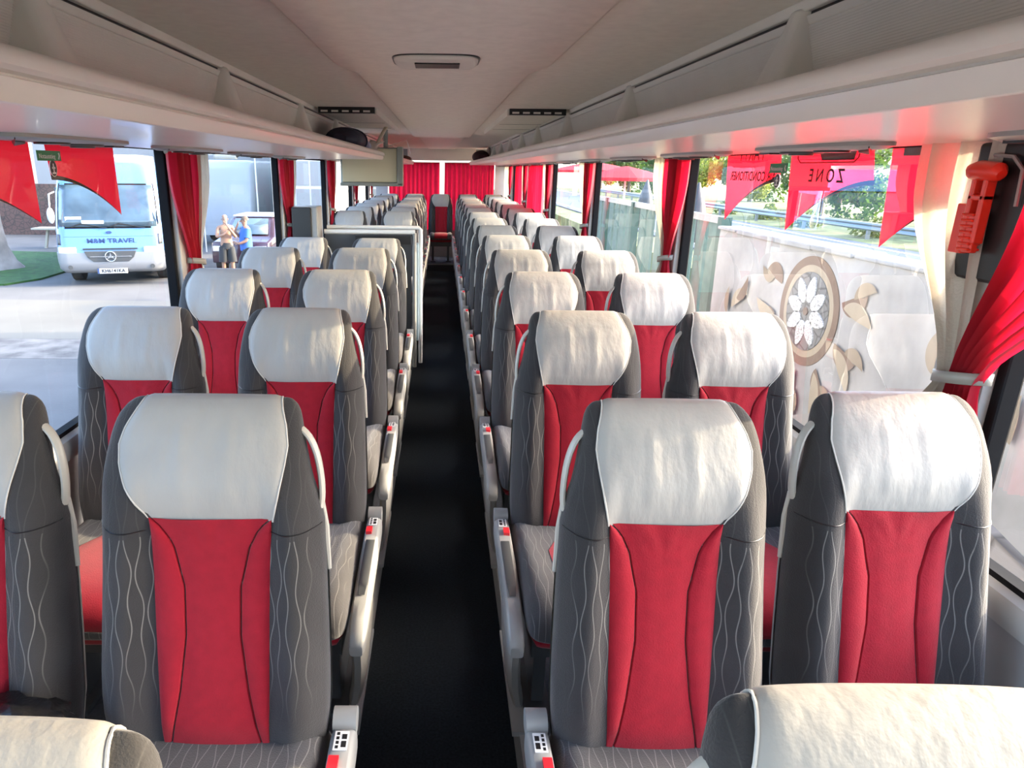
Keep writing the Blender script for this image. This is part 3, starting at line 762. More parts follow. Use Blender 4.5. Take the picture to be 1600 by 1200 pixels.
# ================================================================== partition and cabinet at the middle door
M_['bluepanel'] = mat('pale blue plastic panel', (.42, .55, .60), .3)
t = empty('stairwell_partition', (-.56, 5.38, PZ), 'grey partition with pale top rails behind the left seats at the middle door', 'partition')
mb = MB().box(-.34, .33, -.02, .02, .0, 1.09); obj('panel', mb, M_['darkgrey'], t, smooth_a=0)
mb = MB().tube([(-.34, -.03, 1.112), (.36, -.03, 1.112)], .018, 10); obj('rail', mb, M_['rack'], t)
mb = MB().tube([(-.34, .10, 1.135), (.385, .10, 1.135), (.40, .10, 1.12), (.40, .10, .03)], .016, 10); obj('rail', mb, M_['rack'], t)
mb = MB().tube([(.355, -.03, 1.105), (.355, -.03, .03)], .016, 10); obj('post', mb, M_['shell'], t)
mb = MB().box(-.10, .33, -.05, -.02, 1.02, 1.085); obj('black_recess', mb, M_['black'], t, smooth_a=0)
mb = MB().box(.365, .385, -.02, .09, .25, 1.02); obj('side_panel', mb, M_['bluepanel'], t, smooth_a=0)
t = empty('fridge_cabinet', (-1.03, 5.30, PZ), 'black fronted pale grey cabinet standing by the left window at the middle door', 'cabinet')
mb = MB().box(-.09, .10, -.08, .20, 0, 1.06); obj('base', mb, M_['grey'], t, smooth_a=0, bevel=.01)
mb = MB().box(-.09, .10, -.07, .16, 1.06, 1.30); obj('upper_case', mb, M_['grey'], t, smooth_a=0, bevel=.01)
mb = MB().box(-.09, .055, -.085, -.065, 1.04, 1.295); obj('black_front', mb, M_['black'], t, smooth_a=0, bevel=.006)

# black bag on the left window seat of the first full row
M_['bin'] = mat('black shiny plastic film', (.006, .006, .007), .3, bump=.25, bscale=60)
rb = random.Random(5)
mb = MB(); ph = [rb.uniform(0, 6) for _ in range(9)]
mb.ellipsoid((0, 0, .065), (.13, .10, .065), 30, 18, fn=lambda d: 1 + .10*sin(7*d.x + ph[0])*sin(6*d.z + ph[1]) + .07*sin(13*d.y + ph[2] + 9*d.x) + .05*sin(21*d.z + ph[3] + 11*d.y))
t = tag(obj('plastic_bag', mb, M_['bin'], loc=(-.80, .99, .615)), 'crumpled shiny black plastic bag on the seat at the lower left, behind the nearest headrest', 'bag')

# ================================================================== curtains
def drape(name, sgn, rows_def, folds, m, parent, org, x0=1.13, amp=.028, seed=0):
    """rows_def: list of (z, y_near, y_far, amplitude factor)"""
    r = random.Random(seed); ph = r.uniform(0, 6)
    zs = [p[0] for p in rows_def]
    nz, ny = 34, folds*10
    rows = []
    for i in range(nz + 1):
        z = lerp(zs[0], zs[-1], i/nz); q = zs[0] - z; Q = [zs[0] - a for a in zs]
        ya = interp(q, Q, [p[1] for p in rows_def]); yb_ = interp(q, Q, [p[2] for p in rows_def]); k = interp(q, Q, [p[3] for p in rows_def])
        row = []
        for j in range(ny + 1):
            s = j/ny
            a = 2*pi*folds*s + ph + .5*sin(3*z + seed)
            x = x0 + amp*k*(cos(a) + .35*cos(2.1*a + seed)) * (1 if 0 < j < ny else .4)
            y = lerp(ya, yb_, s) + .25*(yb_ - ya)/folds*sin(a)*.5
            row.append((sgn*x - org[0], y - org[1], z - org[2]))
        rows.append(row)
    return obj(name, MB().grid(rows), m, parent, smooth_a=80)
def smooth_rows(top, tie, bot, zt=1.772, ztie=1.275, zb=1.02, bulge=0.0):
    out = []
    for i in range(9):
        t = i/8; k = smooth(.12, 1.05, t)**1.2
        out.append((lerp(zt, ztie, t), lerp(top[0], tie[0], k) - bulge*sin(pi*t), lerp(top[1], tie[1], k) + bulge*sin(pi*t), lerp(.8, .55, t)))
    out.append((ztie - .02, tie[0], tie[1], .5))
    out.append((lerp(ztie, zb, .4), lerp(tie[0], bot[0], .7), lerp(tie[1], bot[1], .7), .9))
    out.append((zb, bot[0], bot[1], 1.0))
    return out
def curtain(sgn, p, red_top, bei_top, tie, label, seed, red_bot=None, x0=1.148, amp=.020, folds=5, straight=False):
    org = (sgn*1.12, (tie[0]+tie[1])/2, 1.02)
    t = empty('window_curtain', org, label, 'curtain', 'side window curtains')
    ym = lerp(tie[0], tie[1], .64)
    if straight:
        if bei_top:
            drape('beige_drape', sgn, [(1.772, bei_top[0], bei_top[1], 1), (.95, bei_top[0], bei_top[1], 1.2)], folds, M_['lining'], t, org, x0, amp, seed); return t
        rd = [(1.772, red_top[0], red_top[1], 1), (.95, red_top[0], red_top[1], 1.2)]
        drape('red_drape', sgn, rd, folds, M_['drape'], t, org, x0, amp, seed)
        return t
    rb_ = red_bot or (tie[0] - .05, ym + .02)
    drape('red_drape', sgn, smooth_rows(red_top, (tie[0], ym), rb_), folds, M_['drape'], t, org, x0, amp, seed)
    if bei_top: drape('beige_drape', sgn, smooth_rows(bei_top, (ym - .01, tie[1]), (ym, tie[1] + .08)), 3, M_['lining'], t, org, x0 + .006, amp, seed + 50)
    # tieback strap around the gathers, fixed to the pillar
    mb = MB(); c = (tie[0]+tie[1])/2; h = (tie[1]-tie[0])/2 + .006
    path = []
    for k in range(25):
        a = pi*k/24
        path.append((sgn*(1.17 - .052*sin(a)**.7) - org[0], c - h*cos(a) - org[1], 1.272 - .014*cos(a)*(-1) - org[2]))
    rows = [[(q[0], q[1], q[2] - .013) for q in path], [(q[0], q[1], q[2] + .013) for q in path]]
    mb.grid(rows); obj('tieback', mb, M_['shell'], t, smooth_a=60, solid=.004)
    return t
# right side, from the front
curtain(1, 1.40, (1.00, 1.40), (1.46, 1.725), (1.38, 1.505), 'big red and beige curtain tied back at the right front pillar beside the red hammer', 1, red_bot=(1.36, 1.47), folds=6, amp=.022)
for i, p in enumerate(PR[2:]):
    curtain(1, p, (p - .15, p + .20), (p + .19, p + .40), (p + .01, p + .13), 'gathered red and beige curtain at the %s right window pillar behind the front one' % ORD[i + 1], 10 + i)
for i, p in enumerate(PL[1:]):
    curtain(-1, p, (p - .12, p + .27), (p + .25, p + .42), (p + .06, p + .20), 'gathered red and beige curtain at the %s left window pillar' % ORD[i + 1], 30 + i)
curtain(1, 0, (8.0, 9.2), None, (8, 9), 'long red curtain drawn half across the right window, four panes back', 61, straight=True, folds=8)
curtain(1, 0, (10.2, 10.8), None, (10.2, 10.8), 'narrow red curtain hanging straight in the right window near the rear', 62, straight=True, folds=5)
mb = MB().box(-.98, .98, 12.85, 12.95, 1.806, 1.815); struct(obj('trim_91', mb, M_['pillar'], smooth_a=0))
# rear window
curtain(1, 0, None, (12.05, 12.78), (12.05, 12.78), 'pale beige curtain hanging straight in the rearmost right window', 63, straight=True, folds=5)
def rear_curtain(x0, x1, label, seed):
    org = ((x0+x1)/2, 12.86, .62)
    r = random.Random(seed); rows = []; n = 120
    for i in range(25):
        z = lerp(1.805, .62, i/24); row = []
        for j in range(n + 1):
            s = j/n; a = 2*pi*s*11 + .8*sin(9*s + seed)
            row.append((lerp(x0, x1, s) - org[0], 12.86 - .018*cos(a) - .006*cos(2.3*a) - org[1], z + (.004*abs(sin(a*.5)) if i == 0 else 0) - org[2]))
        rows.append(row)
    o = obj('rear_curtain', MB().grid(rows), M_['drape'], None, smooth_a=80, loc=org)
    tag(o, label, 'curtain')
rear_curtain(-.95, -.035, 'pleated red curtain over the left half of the rear window', 1)
rear_curtain(.055, .95, 'pleated red curtain over the right half of the rear window', 2)

# ================================================================== emergency hammer at the right front pillar
M_['hred'] = mat('bright red plastic', (.80, .035, .015), .28, coat=.2)
t = empty('emergency_hammer', (1.165, 1.475, 1.54), 'red emergency hammer in its black holder on the right front pillar', 'hammer')
mb = MB().box(-.012, .012, -.085, .07, -.06, .225); obj('holder', mb, M_['black'], t, smooth_a=0, bevel=.008)
mb = MB().tube([(-.035, -.040, .160), (-.035, -.030, .165), (-.035, .02, .168), (-.035, .036, .165), (-.035, .045, .158)], [.010, .019, .021, .019, .010], 14); obj('hammer_head', mb, M_['hred'], t)
mb = MB().box(-.045, -.022, -.018, -.006, .02, .165).box(-.045, -.022, .014, .026, .0, .165).box(-.045, -.022, -.018, .026, .108, .12).box(-.042, -.026, -.012, .022, 0, .08)
for i in range(7): mb.box(-.048, -.020, -.012 + .001*i, .024 + .001*i, .004 + .012*i, .010 + .012*i)
obj('hammer_handle', mb, M_['hred'], t, smooth_a=0, bevel=.003)
mb = MB().box(-.03, -.012, .03, .07, -.005, .10); obj('glass_cutter_guard', mb, M_['hred'], t, smooth_a=0, bevel=.003)
mb = MB().tube([(-.02, -.075, .10), (-.02, -.07, .17), (-.02, -.04, .195), (-.02, .02, .2)], .004, 6); obj('seal_wire', mb, M_['grey'], t)

# ================================================================== outdoors: ground
G = -1.3
M_['asphalt'] = mat('pale worn asphalt', (.10, .098, .096), .9, noise=.16, nscale=.9, bump=.2, bscale=20)
M_['concrete'] = mat('pale concrete', (.125, .118, .10), .9, noise=.10, nscale=.7)
M_['road'] = mat('blue grey road', (.10, .12, .155), .8, noise=.1, nscale=2)
M_['lawn'] = mat('short green grass', (.022, .07, .012), .95, noise=.4, nscale=6, bump=.5, bscale=60)
M_['verge'] = mat('rough verge grass', (.14, .17, .07), .95, noise=.5, nscale=2)
mb = MB().box(-60, 5.6, -25, 70, G-.1, G); struct(obj('ground', mb, M_['asphalt'], smooth_a=0))
mb = MB().box(-30, -1.8, 11.9, 15.6, G, G+.006); struct(obj('ground_concrete_strip', mb, M_['concrete'], smooth_a=0))
mb = MB().box(-16, -1.8, 10.6, 11.9, G, G+.004); struct(obj('ground_tar_band', mb, mat('dark tar patches', (.13, .12, .11), .9, noise=.5, nscale=2.5), smooth_a=0))
mb = MB().box(5.6, 60, -25, 90, G-.1, -.35); struct(obj('ground_bank', mb, M_['verge'], smooth_a=0))
mb = MB().box(7.0, 12.8, -25, 90, -.35, -.30); struct(obj('road', mb, M_['road'], smooth_a=0))
mb = MB().box(7.4, 7.55, -25, 90, -.30, -.297).box(12.2, 12.35, -25, 90, -.30, -.297); struct(obj('road_edge_lines', mb, M_['white'], smooth_a=0))
# lawn
mb = MB().prism([(-26, 17.3), (-11.3, 17.5), (-10.9, 18.5), (-11.2, 24), (-26, 26)], 'z', G, G+.05)
o = tag(obj('lawn', mb, M_['lawn'], smooth_a=0), 'short green lawn left of the blue minibus', 'grass'); o['kind'] = 'stuff'

# ================================================================== outdoors right: mural wall
M_['render'] = mat('weathered white render', (.33, .32, .30), .9, noise=.22, nscale=2.2, bump=.3, bscale=9)
M_['mbrown'] = mat('brown mural paint', (.20, .14, .10), .9, noise=.08, nscale=6)
M_['mtan'] = mat('tan mural paint', (.27, .215, .15), .9, noise=.08, nscale=6)
M_['mcream'] = mat('cream mural paint', (.36, .30, .215), .9, noise=.06, nscale=6)
def pebble_mat(name, a, b, sc):
    m = bpy.data.materials.new(name); m.use_nodes = True; N = m.node_tree.nodes; L = m.node_tree.links
    tc = N.new('ShaderNodeTexCoord'); v = N.new('ShaderNodeTexVoronoi'); v.feature = 'DISTANCE_TO_EDGE'; v.inputs['Scale'].default_value = sc
    L.new(tc.outputs['Object'], v.inputs['Vector']); cr = N.new('ShaderNodeValToRGB'); cr.color_ramp.elements[0].color = (*a, 1); cr.color_ramp.elements[1].color = (*b, 1); cr.color_ramp.elements[1].position = .10
    L.new(v.outputs[0], cr.inputs[0]); L.new(cr.outputs[0], N['Principled BSDF'].inputs['Base Color']); N['Principled BSDF'].inputs['Roughness'].default_value = .85
    return m
M_['stone'] = pebble_mat('grey crazed stone', (.10, .095, .085), (.20, .195, .18), 9)
M_['pebble'] = pebble_mat('white pebbles', (.20, .195, .18), (.62, .61, .58), 38)
t = empty('mural_wall', (3.3, 3.4, G), 'weathered white roadside wall painted with a rosette and tan leaves, outside the right windows', 'wall')
WX = 3.2
def LW(x, y, z): return (x - 3.3, y - 3.4, z - G)
mb = MB()
rw = random.Random(2)
ys = [-1.5 + .25*i for i in range(39)]
rows = []
for z in [G, -.6, 0, .5, .9, 1.075]:
    rows.append([LW(WX + rw.uniform(-.006, .006), min(y, 7.95), z) for y in ys])
mb.grid(rows); mb.grid([[LW(WX, -1.5, 1.075), LW(WX+.22, -1.5, 1.075)], [LW(WX, 7.95, 1.075), LW(WX+.22, 7.95, 1.075)]])
mb.grid([[LW(WX+.22, -1.5, G), LW(WX+.22, 7.95, G)], [LW(WX+.22, -1.5, 1.075), LW(WX+.22, 7.95, 1.075)]])
mb.grid([[LW(WX, 7.95, G), LW(WX+.22, 7.95, G)], [LW(WX, 7.95, 1.075), LW(WX+.22, 7.95, 1.075)]])
obj('render_face', mb, M_['render'], t, smooth_a=60)
mb = MB(); y = -1.5
while y < 7.9:
    l = rw.uniform(.5, .9); a = LW(WX-.03 + rw.uniform(-.012, .012), y, 1.075 + rw.uniform(-.015, .004)); b = LW(WX+.25, min(7.95, y+l-.012), 1.115 + rw.uniform(-.01, .008)); mb.box(a[0], b[0], a[1], b[1], a[2], b[2]); y += l
obj('capping_stones', mb, M_['render'], t, smooth_a=0, bevel=.012)
RC = (5.83, .55)
def ring(r0, r1, x, m, name, parent):
    mb = MB(); n = 56; rows = []
    for (r, xx) in ((r0, x), (r0, x-.008), (r1, x-.008), (r1, x)):
        rows.append([LW(xx, RC[0] + r*cos(2*pi*k/n), RC[1] + r*sin(2*pi*k/n)) for k in range(n)])
    return obj(name, mb.grid(rows, cu=True), m, parent, smooth_a=30)
mb = MB().disc(LW(WX-.004, RC[0], RC[1]), .34, 'x', .02, 56); ros = obj('rosette', mb, M_['stone'], t, smooth_a=30)
ring(.34, .40, WX, M_['mcream'], 'cream_ring', ros); ring(.40, .475, WX, M_['mbrown'], 'brown_ring', ros)
for k in range(8):
    a = 2*pi*k/8 + .2; poly = []
    for i in range(20):
        q = 2*pi*i/20; u = .20 + .115*cos(q); v = .065*sin(q)*(1 - .3*cos(q))
        poly.append((RC[0] - 3.4 + u*cos(a) - v*sin(a), RC[1] - G + u*sin(a) + v*cos(a)))
    obj('pebble_petal', MB().prism(poly, 'x', WX-3.3-.024, WX-3.3-.014), M_['pebble'], ros, smooth_a=0)
obj('hub_stone', MB().disc(LW(WX-.017, RC[0], RC[1]), .035, 'x', .016, 16), M_['mbrown'], ros)
# painted leaves: curving ribbons leaving the ring
leaf_n = [0]
def leaf(y, z, ang, ln, wd, bend, m):
    leaf_n[0] += 1; WX_ = WX - .009 - .0006*leaf_n[0]
    n = 14; L_, R_ = [], []
    for i in range(n + 1):
        s = i/n; a = ang + bend*(s - .2); ww = wd*(sin(pi*min(1, s*1.02))**.8)*(1 - .25*s)
        if i == 0: py, pz = y, z
        else: py += ln/n*cos(a); pz += ln/n*sin(a)
        L_.append((py - ww*sin(a), pz + ww*cos(a))); R_.append((py + ww*sin(a), pz - ww*cos(a)))
    if max(p[1] for p in L_ + R_) > 1.05: return
    mb = MB().grid([[LW(WX_, p[0], p[1]) for p in L_], [LW(WX_, p[0], p[1]) for p in R_]])
    obj('painted_leaf', mb, m, t, smooth_a=0)
for k in range(10):
    a = 2*pi*k/10 + .30
    by, bz = RC[0] + .53*cos(a), RC[1] + .53*sin(a)
    leaf(by, bz, a + .5, .36, .085, -1.5, M_['mbrown']); leaf(by + .05*cos(a+1.2), bz + .05*sin(a+1.2), a + .25, .42, .075, .9, M_['mcream']); leaf(by + .16*cos(a), bz + .16*sin(a), a - .5, .30, .06, 1.4, M_['mtan'])
for (y, z) in ((4.1, .55), (3.4, .35), (4.4, .95), (7.1, .95), (7.3, .3)):
    leaf(y, z, 2.2, .42, .08, 1.2, M_['mcream']); leaf(y - .1, z + .12, 2.7, .36, .07, -1.4, M_['mbrown']); leaf(y + .1, z - .08, 1.2, .30, .06, 1.0, M_['mtan'])
# rough stones at the foot of the wall
mb = MB().box(WX-.06, WX, 3.0, 6.6, G, -.15); a = obj('stone_base', MB().prism([(3.0-3.4, .0), (6.9-3.4, .0), (6.6-3.4, 1.0), (5.9-3.4, .85), (5.2-3.4, 1.15), (4.4-3.4, .9), (3.6-3.4, 1.1), (3.0-3.4, .95)], 'x', WX-3.3-.06, WX-3.3), pebble_mat('pale rubble stones', (.13, .115, .10), (.34, .31, .28), 3.2), t, smooth_a=0)

# green fence continuing the wall
M_['fence'] = mat('dark green fence paint', (.035, .085, .065), .6, noise=.1)
M_['fencelt'] = mat('grey green fence boards', (.10, .16, .13), .7, noise=.15)
t = empty('green_fence', (3.3, 8.1, G), 'dark green board fence with gaps, carrying on beyond the end of the white wall', 'fence')
for k in range(5):
    y = .0 + 1.9*k; obj('post', MB().box(-.06, .06, y-.06, y+.06, 0, 2.50), M_['fence'], t, smooth_a=0)
rf = random.Random(4); y = .12
while y < 7.5:
    wv = rf.uniform(.26, .34)
    if not any(abs(y + wv/2 - 1.9*k) < .2 for k in range(5)):
        obj('board', MB().box(-.02, .02, y, y+wv, .1, 2.42), M_['fencelt'], t, smooth_a=0)
    y += wv + rf.choice((.10, .14, .2))
obj('rail', MB().box(-.035, .035, 0, 7.6, 2.42, 2.50), M_['grey'], t, smooth_a=0); obj('rail', MB().box(.02, .05, 0, 7.6, .5, .58), M_['fence'], t, smooth_a=0)

# guard rail beyond the road
M_['galv'] = mat('galvanised steel', (.26, .29, .33), .35, metal=.7)
t = empty('guard_rail', (13.5, 6, -.3), 'galvanised double wave guard rail on the far side of the road', 'guard rail')
pr = [(0, .28), (-.06, .31), (-.06, .35), (0, .39), (0, .42), (-.06, .46), (-.06, .50), (0, .53)]
obj('beam', MB().grid([[(p[0], y, p[1]) for p in pr] for y in (-6, 62)]), M_['galv'], t, smooth_a=30, solid=.01)
pm = MB().box(.0, .10, -.04, .04, 0, .52).mesh('post', M_['galv'], 0)
for k in range(16): o = link(bpy.data.objects.new('post', pm), t); o.location = (0, -4 + 4*k, 0)

# trees beyond the road
M_['leafd'] = mat('dark green leaves', (.035, .075, .022), .7, noise=.4, nscale=1.5, trans=((.10, .20, .03), .35))
M_['leafl'] = mat('yellow green leaves', (.12, .17, .04), .7, noise=.4, nscale=1.5, trans=((.30, .36, .07), .4))
M_['bark'] = mat('grey brown bark', (.10, .08, .06), .9, noise=.3, nscale=8, bump=.6, bscale=18)
def foliage(r, n, seed, size=.16):
    rr_ = random.Random(seed); mb = MB()
    lumps = [(Vector((rr_.uniform(-.7, .7)*r[0], rr_.uniform(-.7, .7)*r[1], rr_.uniform(-.6, .7)*r[2])), rr_.uniform(.35, .6)) for _ in range(12)]
    for _ in range(n):
        c, k = rr_.choice(lumps)
        d = Vector((rr_.gauss(0, 1), rr_.gauss(0, 1), rr_.gauss(0, 1))).normalized()*rr_.uniform(.6, 1.0)
        p = c + Vector((d.x*r[0]*k, d.y*r[1]*k, d.z*r[2]*k))
        a = Vector((rr_.gauss(0, 1), rr_.gauss(0, 1), rr_.gauss(0, 1))).normalized(); b = a.orthogonal().normalized()
        s = size*rr_.uniform(.6, 1.3); b2 = a.cross(b)
        i = len(mb.v); mb.v += [tuple(p - b*s), tuple(p + b2*s*.55), tuple(p + b*s), tuple(p - b2*s*.55)]; mb.face((i, i+1, i+2, i+3))
    return mb
FOL = [foliage((2.2, 2.4, 2.3), 3800, 1).mesh('foliage', M_['leafd'], 0), foliage((2.0, 2.6, 2.1), 3400, 2).mesh('foliage', M_['leafl'], 0), foliage((2.4, 2.6, 2.4), 3800, 3).mesh('foliage', M_['leafd'], 0)]
TR = MB().tube([(0, 0, 0), (.05, .03, 1.0), (-.04, .05, 2.0), (.02, 0, 3.0)], [.16, .13, .10, .06], 10).mesh('trunk', M_['bark'], 60)
rt = random.Random(9)
ty = 8.0
for k in range(14):
    t = empty('roadside_tree', ((18.5 if k % 2 else 22.5), ty, -.35), 'bushy roadside tree beyond the guard rail, %s from the front' % ORD[k + 1], 'tree', 'trees beyond the road', rz=rt.uniform(0, 6))
    link(bpy.data.objects.new('trunk', TR), t)
    f = link(bpy.data.objects.new('foliage', FOL[k % 3]), t); f.location = (0, 0, 2.3)
    sc = rt.uniform(.9, 1.15); t.scale = (sc, sc, sc*.95)
    ty += 5.0 + .12*k
SH = foliage((.55, .7, .38), 420, 8, .09).mesh('bush', M_['leafl'], 0)
for k in range(8):
    o = bpy.data.objects.new('verge_bush', SH); COL.objects.link(o); o.location = (14.6 + rt.uniform(-.3, .5), 15 + 4.2*k, -.05); o.rotation_euler = (0, 0, rt.uniform(0, 6))
    tag(o, 'low pale green bush behind the guard rail, %s from the front' % ORD[k + 1], 'bush', 'verge bushes')

# red parasols and folded parasols behind the fence
M_['parasol'] = mat('faded red canvas', (.60, .05, .06), .8, trans=((.7, .06, .08), .4))
for k, (x, y, z, r) in enumerate(((4.15, 16.0, 1.80, .95), (4.6, 21.5, 1.95, 1.3))):
    t = empty('red_parasol', (x, y, G), ['open faded red parasol seen through the right window above the green fence', 'second open red parasol, farther back beyond the green fence'][k], 'parasol', 'red parasols')
    n = 8; rows = []
    for rr2, h in ((.04, z), (.5*r, z - .10), (r, z - .24), (r*.995, z - .31)): rows.append([(rr2*cos(2*pi*i/n), rr2*sin(2*pi*i/n), h - G) for i in range(n)])
    obj('canopy', MB().grid(rows, cu=True), M_['parasol'], t, smooth_a=0); obj('pole', MB().tube([(0, 0, .05), (0, 0, z - G)], .025, 8), M_['white'], t); obj('base', MB().disc((0, 0, .04), .28, 'z', .08), M_['darkgrey'], t)
for k, (x, y) in enumerate(((3.75, 10.3), (3.75, 12.9))):
    t = empty('folded_parasol', (x, y, G), ['folded dark parasol behind the near part of the green fence', 'folded dark parasol behind the far part of the green fence'][k], 'parasol', 'folded parasols')
    obj('folded_canopy', MB().tube([(0, 0, 2.0), (0, 0, 2.25), (0, 0, 2.55), (0, 0, 2.85)], [.16, .18, .12, .015], 10), M_['darkgrey'], t); obj('pole', MB().tube([(0, 0, 0), (0, 0, 2.0)], .025, 8), M_['steel'], t)

# ================================================================== outdoors left: blue minibus
M_['bblue'] = mat('pale blue coach paint', (.085, .20, .46), .25, coat=.5)
M_['bsilver'] = mat('silver bumper paint', (.26, .265, .275), .3, metal=.3)
M_['bwhite'] = mat('white coach paint', (.45, .455, .46), .25, coat=.4)
M_['darkglass'] = mat('tinted coach glass', (.045, .075, .10), .08, coat=.6, noise=.5, nscale=1.4)
M_['lampglass'] = mat('headlamp glass', (.70, .74, .78), .12, metal=.4)
M_['chrome'] = mat('chrome', (.8, .8, .82), .15, metal=1)
M_['tyre'] = mat('tyre rubber', (.02, .02, .02), .85)
M_['platew'] = mat('number plate white', (.50, .50, .50), .5)
M_['letterblue'] = mat('dark blue lettering', (.03, .06, .16), .4)
BXC, BY = -8.52, 17.7
t = empty('blue_minibus', (BXC, BY, G), 'pale blue and silver minibus facing the coach on the left, number plate on its bumper', 'bus', rz=radians(15))
def rrect(hx, y0, y1, z, rc, n=6):
    pts = []
    for cx, cy, a0 in ((hx-rc, y0+rc, -pi/2), (hx-rc, y1-rc, 0), (-hx+rc, y1-rc, pi/2), (-hx+rc, y0+rc, pi)):
        for i in range(n + 1): a = a0 + pi/2*i/n; pts.append((cx + rc*cos(a), cy + rc*sin(a), z))
    return pts
prof = [(.36, .10, 1.22), (.50, .02, 1.28), (.75, .0, 1.30), (.95, .03, 1.30), (1.2, .07, 1.30), (1.48, .12, 1.29), (1.9, .26, 1.27), (2.35, .42, 1.24), (2.6, .52, 1.20), (2.85, .66, 1.13), (3.02, .85, 1.0), (3.10, 1.1, .80)]
def fy(z): return interp(z, [p[0] for p in prof], [p[1] for p in prof])
def fhx(z): return interp(z, [p[0] for p in prof], [p[2] for p in prof])
mb = MB().grid([rrect(hx, y, 7.4, z, .30) for z, y, hx in prof], cu=True, cap=True); obj('body', mb, M_['bblue'], t, smooth_a=50)
def front_patch(z0, z1, fx0, fx1, off, nz=6, nx=12, topcurve=0):
    rows = []
    for i in range(nz + 1):
        z = lerp(z0, z1, i/nz); row = []
        for j in range(nx + 1):
            s = lerp(fx0, fx1, j/nx); x = s*fhx(z)
            ex = max(0, abs(x) - (fhx(z) - .30)); y = fy(z) + (.30 - math.sqrt(max(0, .09 - ex*ex)))
            row.append((x, y - off, z - topcurve*s*s*(i/nz)))
        rows.append(row)
    return MB().grid(rows)
obj('windscreen', front_patch(1.50, 2.52, -.90, .90, .012), M_['darkglass'], t, solid=.01)
obj('windscreen_seal', front_patch(1.46, 2.56, -.93, .93, .006), M_['rubber'], t, solid=.005)
mb = MB().grid([rrect(hx + .015, y - .03, 1.0, z, .30) for z, y, hx in ((.34, .12, 1.20), (.45, .0, 1.27), (.62, -.01, 1.295), (.86, .0, 1.30))], cu=True, cap=True); obj('bumper', mb, M_['bsilver'], t, smooth_a=50)
mb = MB()
for z, k in ((.62, 1), (.88, 1)): pass
poly = [(-.62, .90), (.62, .90), (.55, .74), (.42, .63), (-.42, .63), (-.55, .74)]
g_ = obj('grille', MB().prism(poly, 'y', -.055, .0), M_['darkgrey'], t, smooth_a=0, bevel=.01)
obj('grille_bar', MB().box(-.50, .50, -.068, -.05, .755, .772), M_['chrome'], g_, smooth_a=0)
n = 30; mb = MB().tube([(.125*cos(2*pi*k/n), -.075, .765 + .125*sin(2*pi*k/n)) for k in range(n)], .014, 8, closed=True)
for k in range(3):
    a = pi/2 + 2*pi*k/3
    c, s = cos(a), sin(a)
    pts = [(c*.118, s*.118), (-s*.026 + c*.012, c*.026 + s*.012), (s*.026 + c*.012, -c*.026 + s*.012)]
    mb.prism([(p[0], .765 + p[1]) for p in pts], 'y', -.085, -.062)
obj('star_emblem', mb, M_['chrome'], g_, smooth_a=30)
obj('hood_slot', front_patch(.93, .97, -.50, .50, .02, 2, 10), M_['black'], t, smooth_a=0, solid=.01)
for s in (-1, 1):
    poly_rows = front_patch(.74, 1.0, *sorted((s*.62, s*.97)), .025, 4, 8)
    obj('headlamp', poly_rows, M_['lampglass'], t, solid=.02)
    obj('fog_lamp', MB().disc((s*.98, -.02, .50), .055, 'y', .06, 16), M_['darkgrey'], t)
    obj('indicator', front_patch(1.05, 1.32, *sorted((s*.90, s*.96)), .012, 4, 3), M_['darkgrey'], t, solid=.01)
    w_ = MB(); w_.disc((s*1.08, 1.25, .42), .42, 'x', .28, 28); wh = obj('wheel', w_, M_['tyre'], t, bevel=.03); obj('hub_cap', MB().disc((s*1.23, 1.25, .42), .20, 'x', .03, 20), M_['bwhite'], wh)
    w_ = MB(); w_.disc((s*1.08, 5.6, .42), .42, 'x', .28, 28); wh = obj('wheel', w_, M_['tyre'], t, bevel=.03); obj('hub_cap', MB().disc((s*1.23, 5.6, .42), .20, 'x', .03, 20), M_['bwhite'], wh)
    mb = MB().tube([(s*1.22, .45, 2.35), (s*1.30, .25, 2.3), (s*1.32, .22, 1.95)], .018, 8); mr = obj('mirror_arm', mb, M_['bwhite'], t)
    obj('mirror', MB().ellipsoid((s*1.32, .22, 1.78), (.09, .06, .20), 14, 10), M_['bwhite'], mr)
    sw = obj('side_window', MB().box(*sorted((s*1.245, s*1.275)), .75, 7.1, 1.65, 2.45), M_['darkglass'], t, smooth_a=0)
    obj('window_post', MB().box(*sorted((s*1.25, s*1.285)), 2.2, 2.3, 1.65, 2.45).box(*sorted((s*1.25, s*1.285)), 4.2, 4.3, 1.65, 2.45), M_['bwhite'], sw, smooth_a=0)
    obj('side_skirt', MB().box(*sorted((s*1.28, s*1.31)), 1.75, 5.0, .36, 1.5), M_['bwhite'], t, smooth_a=0)
pl_ = obj('number_plate', MB().box(-.36, .36, -.065, -.045, .33, .46), M_['platew'], t, smooth_a=0, bevel=.004)
obj('blue_band', MB().box(-.36, -.315, -.068, -.045, .33, .46), M_['letterblue'], pl_, smooth_a=0)
def put_front(me, m, parent, x, y, z, tilt=0):
    o = bpy.data.objects.new('lettering', me); link(o, parent); me.materials.clear(); me.materials.append(m)
    o.matrix_local = Matrix.Translation((x, y, z)) @ Matrix.Rotation(pi/2 - tilt, 4, 'X'); return o
put_front(text_mesh('KH6141KA', .125, .002, bold=.003, xs=.95), M_['black'], pl_, .02, -.068, .395)
put_front(text_mesh('M&M TRAVEL', .185, .003, bold=.004, xs=1.08), M_['letterblue'], t, .05, fy(1.14) - .012, 1.14, -.16)
obj('bonnet_badge', MB().disc((0, fy(1.36) - .01, 1.36), .07, 'y', .02, 18, ry=.035), M_['letterblue'], t)
obj('bonnet_line', front_patch(1.255, 1.262, -.9, .9, .004, 1, 20, topcurve=-.0), M_['letterblue'], t, smooth_a=0)
